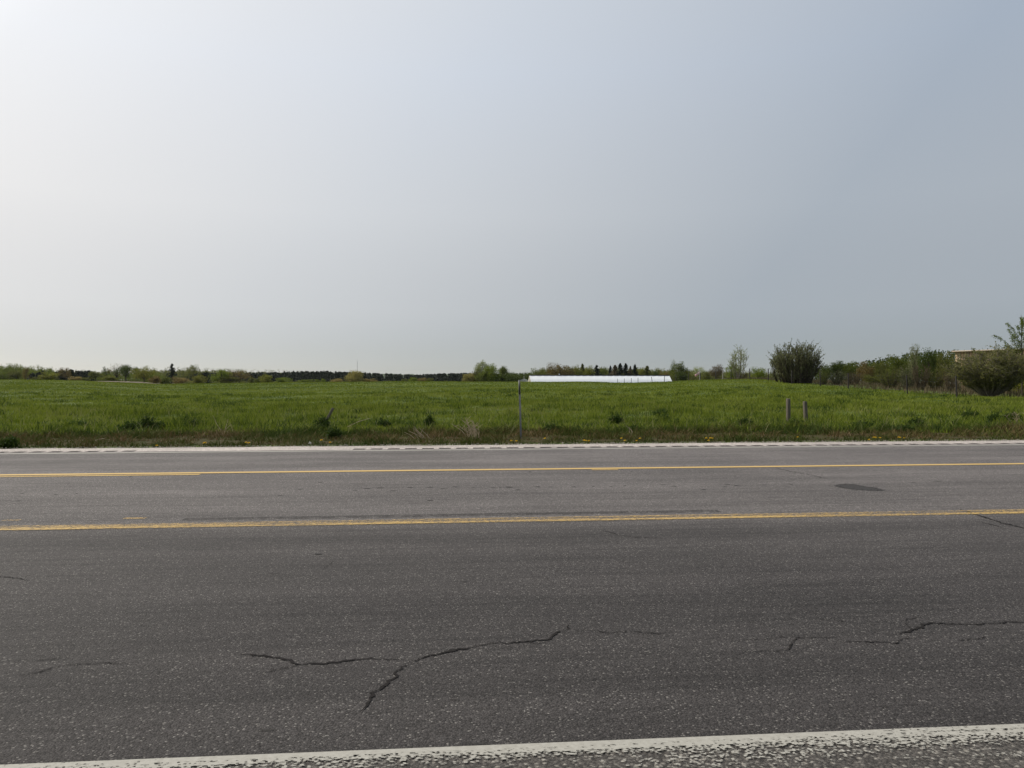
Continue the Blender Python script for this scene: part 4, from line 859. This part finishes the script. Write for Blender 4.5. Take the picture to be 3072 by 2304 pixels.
ds = 292.0; xs_ = ray(1571, 1137)[0] * ds; zt = CAM_H + ray(1571, 1136)[2] * ds; zb = tz(xs_, ds) - 0.7; hh = zt - zb
sh = empty('shed', (xs_, ds, zb), 0, 'small pale grey gabled shed at the left end of the white tunnel', 'shed')
hw = 2.0; he = hh - 0.9
g = Geo(); pf = np.array([[-hw, 0, 0], [hw, 0, 0], [hw, 0, he], [0, 0, hh - 0.06], [-hw, 0, he]]); g.add(np.r_[pf, pf + [0, 5, 0]], [[0, 1, 2, 3, 4]]); g.add(np.zeros((0, 3)), np.array([[9, 8, 7, 6, 5]]) - 10); g.add(np.zeros((0, 3)), np.array([[0, 4, 9, 5], [1, 6, 7, 2]]) - 10)
g.build('wall', [plain('shed_wall', (0.55, 0.55, 0.54), (0.46, 0.46, 0.46))], sh)
for s in (-1, 1):
    g = Geo(); a_ = np.array([s * (hw + 0.25), -0.2, he - 0.1]); b_ = np.array([0, -0.2, hh]); v = [a_, b_, b_ + [0, 5.4, 0], a_ + [0, 5.4, 0]]; v = np.array(v); g.add(np.r_[v, v + [0, 0, 0.08]], [[0, 1, 2, 3], [7, 6, 5, 4], [0, 4, 5, 1], [1, 5, 6, 2], [2, 6, 7, 3], [3, 7, 4, 0]]); g.build('roof_slope', [plain('shed_roof', (0.24, 0.24, 0.26), (0.18, 0.18, 0.2)) if s < 0 else MAT_film], sh)
g = Geo(); g.box((0, -0.03, 1.0), (1.2, 0.05, 2.0)); g.build('door', [plain('shed_door', (0.40, 0.40, 0.40), None)], sh)
pole('wooden_pole', 1572, 1128, 280, 0.13, 'thin pole in front of the small grey gabled shed')

# ------------------------------------------------------------------ wooden shed at the right
d = 80.0; x0 = ray(2866, 1056)[0] * d; x1 = ray(3046, 1056)[0] * d; z0 = tz(x0, d); zt = CAM_H + ray(2866, 1056)[2] * d
ws = empty('wooden_shed', (x0, d, z0), math.radians(-46), 'tan plank shed with flat roof and black flue behind the big olive bush', 'shed')
hh = zt - z0; Wd = x1 - x0 + 2.0
g = Geo(); g.box((Wd / 2, 2.5, hh / 2 - 0.15), (Wd - 0.1, 4.9, hh + 0.25)); g.build('wall', [plain('shed_sheathing', (0.10, 0.08, 0.06), None)], ws)
MAT_plank = plain('tan_plank', (0.56, 0.41, 0.27), (0.44, 0.32, 0.21), 0.8, 0.2, 3.0, (5, 5, 0.5), 0.2)
pw = 0.26; nP = int(Wd / pw)
ph = Geo(); ph.box((0, 0, hh / 2), (pw - 0.03, 0.03, hh), 0.5); phm = ph.mesh('plank', [MAT_plank])
MATP = [MAT_plank, plain('grey_tan_plank', (0.48, 0.38, 0.27), (0.36, 0.28, 0.20), 0.8, 0.2, 3.0, (5, 5, 0.5)), plain('orange_tan_plank', (0.60, 0.42, 0.27), (0.48, 0.33, 0.20), 0.8, 0.2, 3.0, (5, 5, 0.5))]
for q_ in range(nP): link_mesh('plank', phm, ws, (pw * (q_ + 0.5), 0.03 + 0.006 * (q_ % 3), 0), mat=MATP[(q_ * 7) % 3])
for q_ in range(19): link_mesh('plank', phm, ws, (0.035 - 0.004 * (q_ % 2), 0.15 + pw * (q_ + 0.5), 0), rz=math.pi / 2, mat=MATP[(q_ * 5) % 3])
g = Geo(); g.box((Wd / 2, 2.4, hh + 0.06), (Wd + 0.5, 5.5, 0.12)); rf = g.build('roof', [plain('roof_edge', (0.50, 0.42, 0.34), (0.40, 0.33, 0.27))], ws)
xf = 6.9; g = Geo(); g.box((xf, 1.5, hh + 0.27), (1.3, 1.4, 0.30)); g.build('roof_curb', [MAT_plank], rf)
g = Geo(); g.box((xf + 0.1, 1.5, hh + 0.46), (1.0, 1.2, 0.08)); g.build('curb_cap', [MAT_black], rf)
xf = 6.6; g = Geo(); g.tube([[xf, 1.5, hh + 0.4], [xf, 1.5, hh + 1.02]], [0.085, 0.085], 10); g.build('flue', [MAT_black], rf)

# ------------------------------------------------------------------ posts beside the road
d = 15.45; v = ray(1563, 1317); x = v[0] * d; z = tz(x, d); xt = ray(1558, 1142)[0] * d
mk = empty('marker_post', (x, d, z), 0, 'slim leaning steel marker post with black strip at the road edge', 'post'); H = CAM_H + ray(1558, 1142)[2] * d - z; lean = (xt - x)
def chan(g, z0, z1, yoff, w, dep, th):
    pr = np.array([[-w / 2 - 0.008, 0], [-w / 2, 0], [-w * 0.28, dep], [w * 0.28, dep], [w / 2, 0], [w / 2 + 0.008, 0]]); pr2 = pr + [0, th]; P = np.r_[pr, pr2[::-1]]; m = len(P)
    V = [[p[0] + lean * zz / H, p[1] + yoff, zz] for zz in (z0, z1) for p in P]; g.add(V, [[i, (i + 1) % m, m + (i + 1) % m, m + i] for i in range(m)]); g.add(np.zeros((0, 3)), np.array([[i, i + 1, m - 2 - i, m - 1 - i] for i in range(5)]) + m - g.n)
g = Geo(); chan(g, -0.2, H - 0.01, 0.0, 0.020, 0.012, 0.004); g.build('post', [MAT_steel], mk)
g = Geo(); xs2 = lean * (H - 0.14) / H; g.box((xs2 - 0.002, -0.006, H - 0.135), (0.036, 0.004, 0.29)); rfp = g.build('back_plate', [plain('pale_aluminium', (0.30, 0.30, 0.29), None, 0.5, 0.3)], mk)
g = Geo(); g.box((xs2 + 0.003, -0.0105, H - 0.135), (0.022, 0.004, 0.286)); g.build('black_strip', [MAT_black], rfp)
for zz in (0.04, 0.24): g = Geo(); g.tube([[xs2 + 0.003, -0.012, H - zz], [xs2 + 0.003, -0.017, H - zz]], [0.005, 0.004], 6); g.build('bolt', [MAT_steel], rfp)

def wood_post(px, ybase, ytop, d, w, rz, label, tilt=(0, 0)):
    v = ray(px, ybase); x = v[0] * d; z = tz(x, d); H = CAM_H + ray(px, ytop)[2] * d - z
    g = Geo(); b = w / 2; c = 0.012; V = []
    for zz, s in ((-0.25, 1.0), (H * 0.5, 0.985), (H - 0.015, 0.98), (H, 0.90)):
        for (i_, j_) in ((-1, -1), (1, -1), (1, 1), (-1, 1)):
            V += [[i_ * (b - c) * s, j_ * b * s, zz], [i_ * b * s, j_ * (b - c) * s, zz]] if i_ * j_ > 0 else [[i_ * b * s, j_ * (b - c) * s, zz], [i_ * (b - c) * s, j_ * b * s, zz]]
    V = np.array(V).reshape(4, 8, 3)
    for L_ in V:
        a_ = np.argsort(np.arctan2(L_[:, 1], L_[:, 0])); L_[:] = L_[a_]
    V[3, :, 2] += np.random.default_rng(int(px)).normal(0, 0.008, 8)
    g.add(V.reshape(-1, 3), [[r * 8 + i, r * 8 + (i + 1) % 8, (r + 1) * 8 + (i + 1) % 8, (r + 1) * 8 + i] for r in range(3) for i in range(8)]); g.add(np.zeros((0, 3)), np.array([[24 + i for i in range(8)]]) - 32)
    o = g.build('wooden_post', [MAT_oldwood], None, (x, d, z)); o.rotation_euler = (tilt[0], tilt[1], rz)
    return tag(o, label, 'post', 'weathered posts in the field')
wood_post(2365, 1262, 1196, 23.5, 0.105, math.radians(24), 'taller weathered wooden post with pale sunlit side, left of the pair', (0, 0.0))
wood_post(2418, 1265, 1204, 23.0, 0.100, math.radians(18), 'shorter darker wooden post leaning slightly, right of the pair', (0.02, -0.07))
wood_post(966, 1268, 1216, 21.5, 0.075, math.radians(15), 'grey broken post leaning to the right in the left field', (0.05, 0.50))

# ------------------------------------------------------------------ weeds, stalks, dandelions
def weed(px, ybase, wpx, hpx, label, seed, n=1500, mat=MAT_weed):
    x, d = ground(px, ybase, 0.0); d = min(d, 60.0)
    for q_ in range(3): zz = tz(x, d); x, d = ground(px, ybase, zz)
    wd = wpx / F * d * 0.62; h = hpx / F * d * 1.25; rg = np.random.default_rng(seed); z = tz(x, d)
    o = empty('weed_clump', (x, d, z), 0, label, 'weed', 'dark weed clumps on the verge'); st = Geo(); P = []
    for q_ in range(30):
        a = rg.uniform(0, 6.283); r = math.sqrt(rg.uniform(0, 1)); e = np.array([math.cos(a) * r * wd, math.sin(a) * r * wd * 0.7, h * (1 - 0.5 * r * r) * rg.uniform(0.7, 1.05)])
        st.tube([[e[0] * 0.3, e[1] * 0.3, -0.02], [e[0] * 0.7, e[1] * 0.7, e[2] * 0.6], e], [0.006, 0.004, 0.002], 3, cap=False)
        s = rg.uniform(0.1, 1.05, n // 30)[:, None]; P.append(np.array([e[0] * 0.3, e[1] * 0.3, 0]) * (1 - s) + e * s + rg.normal(0, 1, (n // 30, 3)) * 0.035)
    P = np.concatenate(P); P[:, 2] = np.abs(P[:, 2]); lf = Geo(); lf.leaves(P, 0.025 * rg.uniform(0.6, 1.5, len(P)), rg.uniform(0, 1, len(P)), aspect=0.42, up=0.3, rg=rg)
    lf.build('leaves', [mat], o); st.build('stems', [mat], o)
for n_, (px, yb, w_, h_, lb) in enumerate([
 (445, 1296, 44, 40, 'tall dark leafy weed clump, darkest on the left verge'), (475, 1294, 34, 26, 'small dark weed clump touching the right of the darkest left clump'), (388, 1297, 62, 24, 'low spreading dark weed clump left of the darkest left clump'),
 (567, 1290, 88, 34, 'wide dark grassy weed clump right of the darkest left clump'), (232, 1284, 66, 18, 'low weed clump on the verge near the left edge, above brown thatch'), (28, 1343, 46, 22, 'green weed clump at the pavement edge, far left corner'),
 (968, 1290, 46, 32, 'dark weed clump at the foot of the leaning broken post'), (1005, 1318, 34, 26, 'green weed clump at the pavement below the leaning broken post'), (1148, 1285, 44, 26, 'weed clump left of the lying dead stalks'), (1288, 1288, 28, 32, 'dark upright weed clump right behind the lying dead stalks'),
 (1656, 1302, 44, 24, 'dark round weed clump right of the marker post'), (1848, 1276, 42, 28, 'dark weed clump third right of the marker post'), (1980, 1247, 42, 22, 'small dark weed clump up in the grass, above the darkest middle clump'), (1988, 1278, 46, 30, 'left half of the double dark weed clump right of centre'), (2020, 1288, 38, 26, 'right lower half of the double dark weed clump right of centre'), (1903, 1300, 26, 14, 'small dark weed clump on brown thatch, left of the double clump'),
 (2235, 1278, 40, 20, 'weed clump in grey grass left of the two wooden posts'), (2385, 1282, 44, 18, 'low weed clump below the two wooden posts'), (2712, 1300, 46, 16, 'flat dark weed clump on the verge below the second fence post from right'), (2912, 1246, 50, 18, 'dark weed clump in the grass below the big olive bush'),
 (2986, 1272, 50, 28, 'left one of two dark weed clumps by the right edge'), (3036, 1274, 56, 30, 'right one of two dark weed clumps by the right edge'), (2750, 1278, 40, 18, 'green weed clump above the flat dark clump at the right'), (2590, 1284, 60, 14, 'low green weed clump midway between wooden posts and right edge')]):
    weed(px, yb, w_, h_, lb, 300 + n_)

def stalks(px, ybase, n, h0, h1, spread, leanx, label, seed, fork=True, d=None):
    x, d = ground(px, ybase, 0.0); z = tz(x, d); rg = np.random.default_rng(seed)
    o = empty('dead_stalks', (x, d, z), 0, label, 'dead weed', 'dead stalks on the verge')
    for q_ in range(n):
        b0 = np.array([rg.normal(0, spread), rg.normal(0, spread * 0.6), -0.01]); h = rg.uniform(h0, h1); lx = leanx + rg.normal(0, 0.35); e = b0 + np.array([lx * h, rg.normal(0, 0.2) * h, h])
        m_ = (b0 + e) / 2 + np.array([rg.normal(0, 0.03), 0, 0.02]); g = Geo(); g.tube([b0, m_, e], [0.007, 0.006, 0.003], 4)
        if fork:
            for s in (-1, 1, -0.5): f_ = m_ + (e - m_) * rg.uniform(0.2, 0.8); g.tube([f_, f_ + np.array([s * 0.09, rg.normal(0, 0.04), rg.uniform(0.03, 0.10)])], [0.004, 0.002], 3, cap=False)
        g.build('stalk', [MAT_straw], o)
stalks(1425, 1322, 10, 0.22, 0.50, 0.10, 0.05, 'upright forked dead stalks left of the marker post', 1)
stalks(1405, 1318, 6, 0.18, 0.36, 0.12, -0.3, 'pale dead stalks leaning left beside the upright forked ones', 2)
stalks(1278, 1320, 11, 0.14, 0.30, 0.07, -0.8, 'flattened fan of dead stalks lying on the verge left of centre', 3, False)
stalks(3058, 1278, 8, 0.15, 0.4, 0.10, -0.5, 'bare grey twigs at the right edge among dark weeds', 4)
stalks(675, 1300, 3, 0.25, 0.5, 0.03, 0.05, 'thin pair of upright pale stalks in the left grass', 5, False)
stalks(1895, 1312, 3, 0.2, 0.34, 0.03, -0.5, 'short leaning pale stalks on thatch right of the marker post', 6, False)
for (a, b, r, lb) in (((1042, 1277), (1110, 1255), 0.011, 'pale fallen stick propped in the grass left of centre'), ((1105, 1296), (1130, 1309), 0.009, 'short pale stick on brown thatch left of centre'), ((285, 1322), (330, 1320), 0.009, 'pale stick lying on the far left thatch')):
    p0 = ground(*a, 0.05); z0 = tz(*p0) + 0.05; d = p0[1]; e = ray(*b); p1 = np.array([e[0] * (d + 0.15), d + 0.15, max(tz(e[0] * d, d) + 0.05, CAM_H + e[2] * (d + 0.15))])
    g = Geo(); g.tube([[p0[0], d, z0], [(p0[0] + p1[0]) / 2, d + 0.07, (z0 + p1[2]) / 2 + 0.03], p1], [r, r * 0.9, r * 0.5], 5); tag(g.build('stick', [MAT_straw]), lb, 'stick', 'fallen sticks')

MAT_petal = plain('dandelion_yellow', (0.78, 0.58, 0.04), (0.66, 0.44, 0.02), 0.7); MAT_seed = plain('dandelion_seed', (0.75, 0.74, 0.70), None, 0.9); MAT_stem = plain('dandelion_stem', (0.11, 0.16, 0.04), None)
def head(seed):
    rg = np.random.default_rng(seed); g = Geo(); n = 46; a = rg.uniform(0, 6.283, n); el = rg.uniform(0.15, 1.45, n); dv = np.c_[np.cos(a) * np.cos(el), np.sin(a) * np.cos(el), np.sin(el) * 0.7]; sd_ = np.c_[-np.sin(a), np.cos(a), a * 0] * 0.004
    c0 = dv * 0.004; e = dv * 0.026; g.add(np.stack([c0 - sd_ * .5, c0 + sd_ * .5, e + sd_, e - sd_], 1).reshape(-1, 3), np.arange(n * 4).reshape(n, 4)); return g
hm = head(1).mesh('flower_head', [MAT_petal])
sg = Geo(); sg.tube([[0, 0, -0.02], [0.006, 0.004, 0.5], [0, 0, 1.0]], [0.004, 0.003, 0.003], 5); stm = sg.mesh('stem', [MAT_stem])
lgd = Geo()
for q_ in range(7):
    a = q_ * 0.9; dv = np.array([math.cos(a), math.sin(a), 0]); pv = np.array([-math.sin(a), math.cos(a), 0]); lgd.add([dv * 0.01 - pv * 0.006, dv * 0.07 - pv * 0.016 + [0, 0, 0.03], dv * 0.12 + [0, 0, 0.02], dv * 0.07 + pv * 0.016 + [0, 0, 0.03], dv * 0.01 + pv * 0.006], [[0, 1, 2, 3, 4]], 0.3 + 0.1 * (q_ % 4))
lfm = lgd.mesh('leaf_rosette', [MAT_weed])
spots = [(470,1336),(616,1327),(612,1333),(746,1334),(738,1337),(1534,1324),(1549,1326),(1635,1318),(1752,1326),(1758,1324),(1767,1326),(1864,1322),(1875,1320),(1910,1324),(1920,1322),(2119,1320),(2126,1321),(2131,1317),(2137,1318),(2393,1309),(2607,1314),(2622,1316),(2627,1319),(2640,1313),(2696,1317),(2700,1313),(2714,1317),(964,1332),(990,1331)]
DL = ['single yellow dandelion nearest the left edge of the photo, at the pavement', 'upper one of two dandelions below the wide dark grassy weed clump', 'lower one of two dandelions below the wide dark grassy weed clump',
 'right one of two dandelions between wide grassy clump and leaning broken post', 'left one of two dandelions between wide grassy clump and leaning broken post', 'left one of two dandelions at the foot of the marker post', 'right one of two dandelions at the foot of the marker post',
 'single dandelion right of the marker post below the round dark weed clump', 'left one of three crowded dandelions right of the marker post', 'middle one of three crowded dandelions right of the marker post', 'right one of three crowded dandelions right of the marker post',
 'left dandelion of the pair left of the short leaning stalks', 'right dandelion of the pair left of the short leaning stalks', 'left dandelion of the pair right of the short leaning stalks', 'right dandelion of the pair right of the short leaning stalks',
 'first from left of four dandelions left of the wooden post pair', 'second from left of four dandelions left of the wooden post pair', 'third from left of four dandelions left of the wooden post pair', 'fourth from left of four dandelions left of the wooden post pair',
 'single dandelion high on the verge below the wooden post pair', 'first from left of four dandelions right of the wooden post pair', 'second from left of four dandelions right of the wooden post pair', 'third from left of four dandelions right of the wooden post pair', 'fourth from left of four dandelions right of the wooden post pair',
 'left one of the three rightmost dandelions at the pavement', 'middle one of the three rightmost dandelions at the pavement', 'right one of the three rightmost dandelions at the pavement', 'left one of two dandelions straight below the leaning broken post', 'right one of two dandelions straight below the leaning broken post']
for n_, (px, py) in enumerate(spots):
    hz = 0.07 + 0.05 * ((n_ * 37) % 10) / 10; x, d = ground(px, py, hz); w = -x * math.sin(TH) + d * math.cos(TH)
    if w < 14.12: sc = (14.12 + 0.03 * (n_ % 4)) / w; x, d = x * sc, d * sc
    z = tz(x, d); o = empty('dandelion', (x, d, z), n_ * 1.3, DL[n_], 'flower', 'dandelions along the pavement edge')
    link_mesh('stem', stm, o, scale=(1, 1, hz)); link_mesh('flower_head', hm, o, (0, 0, hz - 0.004), scale=(1.25, 1.25, 1.25)); link_mesh('leaf_rosette', lfm, o)
x, d = ground(930, 1317, 0.14); z = tz(x, d); o = empty('dandelion', (x, d, z), 0, 'white dandelion seed head below the leaning broken post', 'flower', 'dandelions along the pavement edge')
link_mesh('stem', stm, o, scale=(1, 1, 0.14)); rg = np.random.default_rng(5); g = Geo(); P = rg.normal(size=(60, 3)); P /= np.linalg.norm(P, axis=1)[:, None]; g.leaves(P * 0.022, 0.006, 0.5, rg=rg); g.build('seed_head', [MAT_seed], o, (0, 0, 0.14)); link_mesh('leaf_rosette', lfm, o)

# ------------------------------------------------------------------ thin summer haze: one closed box of pale air round the whole scene
hz = Geo(); hz.box((0, 0, 49.5), (10200, 10200, 108)); k = NT('haze_air'); k.t.nodes.remove(k.out); k.out = k.n('ShaderNodeOutputMaterial')
pv = k.n('ShaderNodeVolumePrincipled'); pv.inputs['Color'].default_value = (0.92, 0.95, 1.0, 1); pv.inputs['Density'].default_value = 0.000028; pv.inputs['Anisotropy'].default_value = 0.3
k.l(pv.outputs[0], k.out.inputs['Volume'])
tag(hz.build('haze', [k.m]), 'pale thin haze filling the air over the fields', 'haze', None, 'stuff')
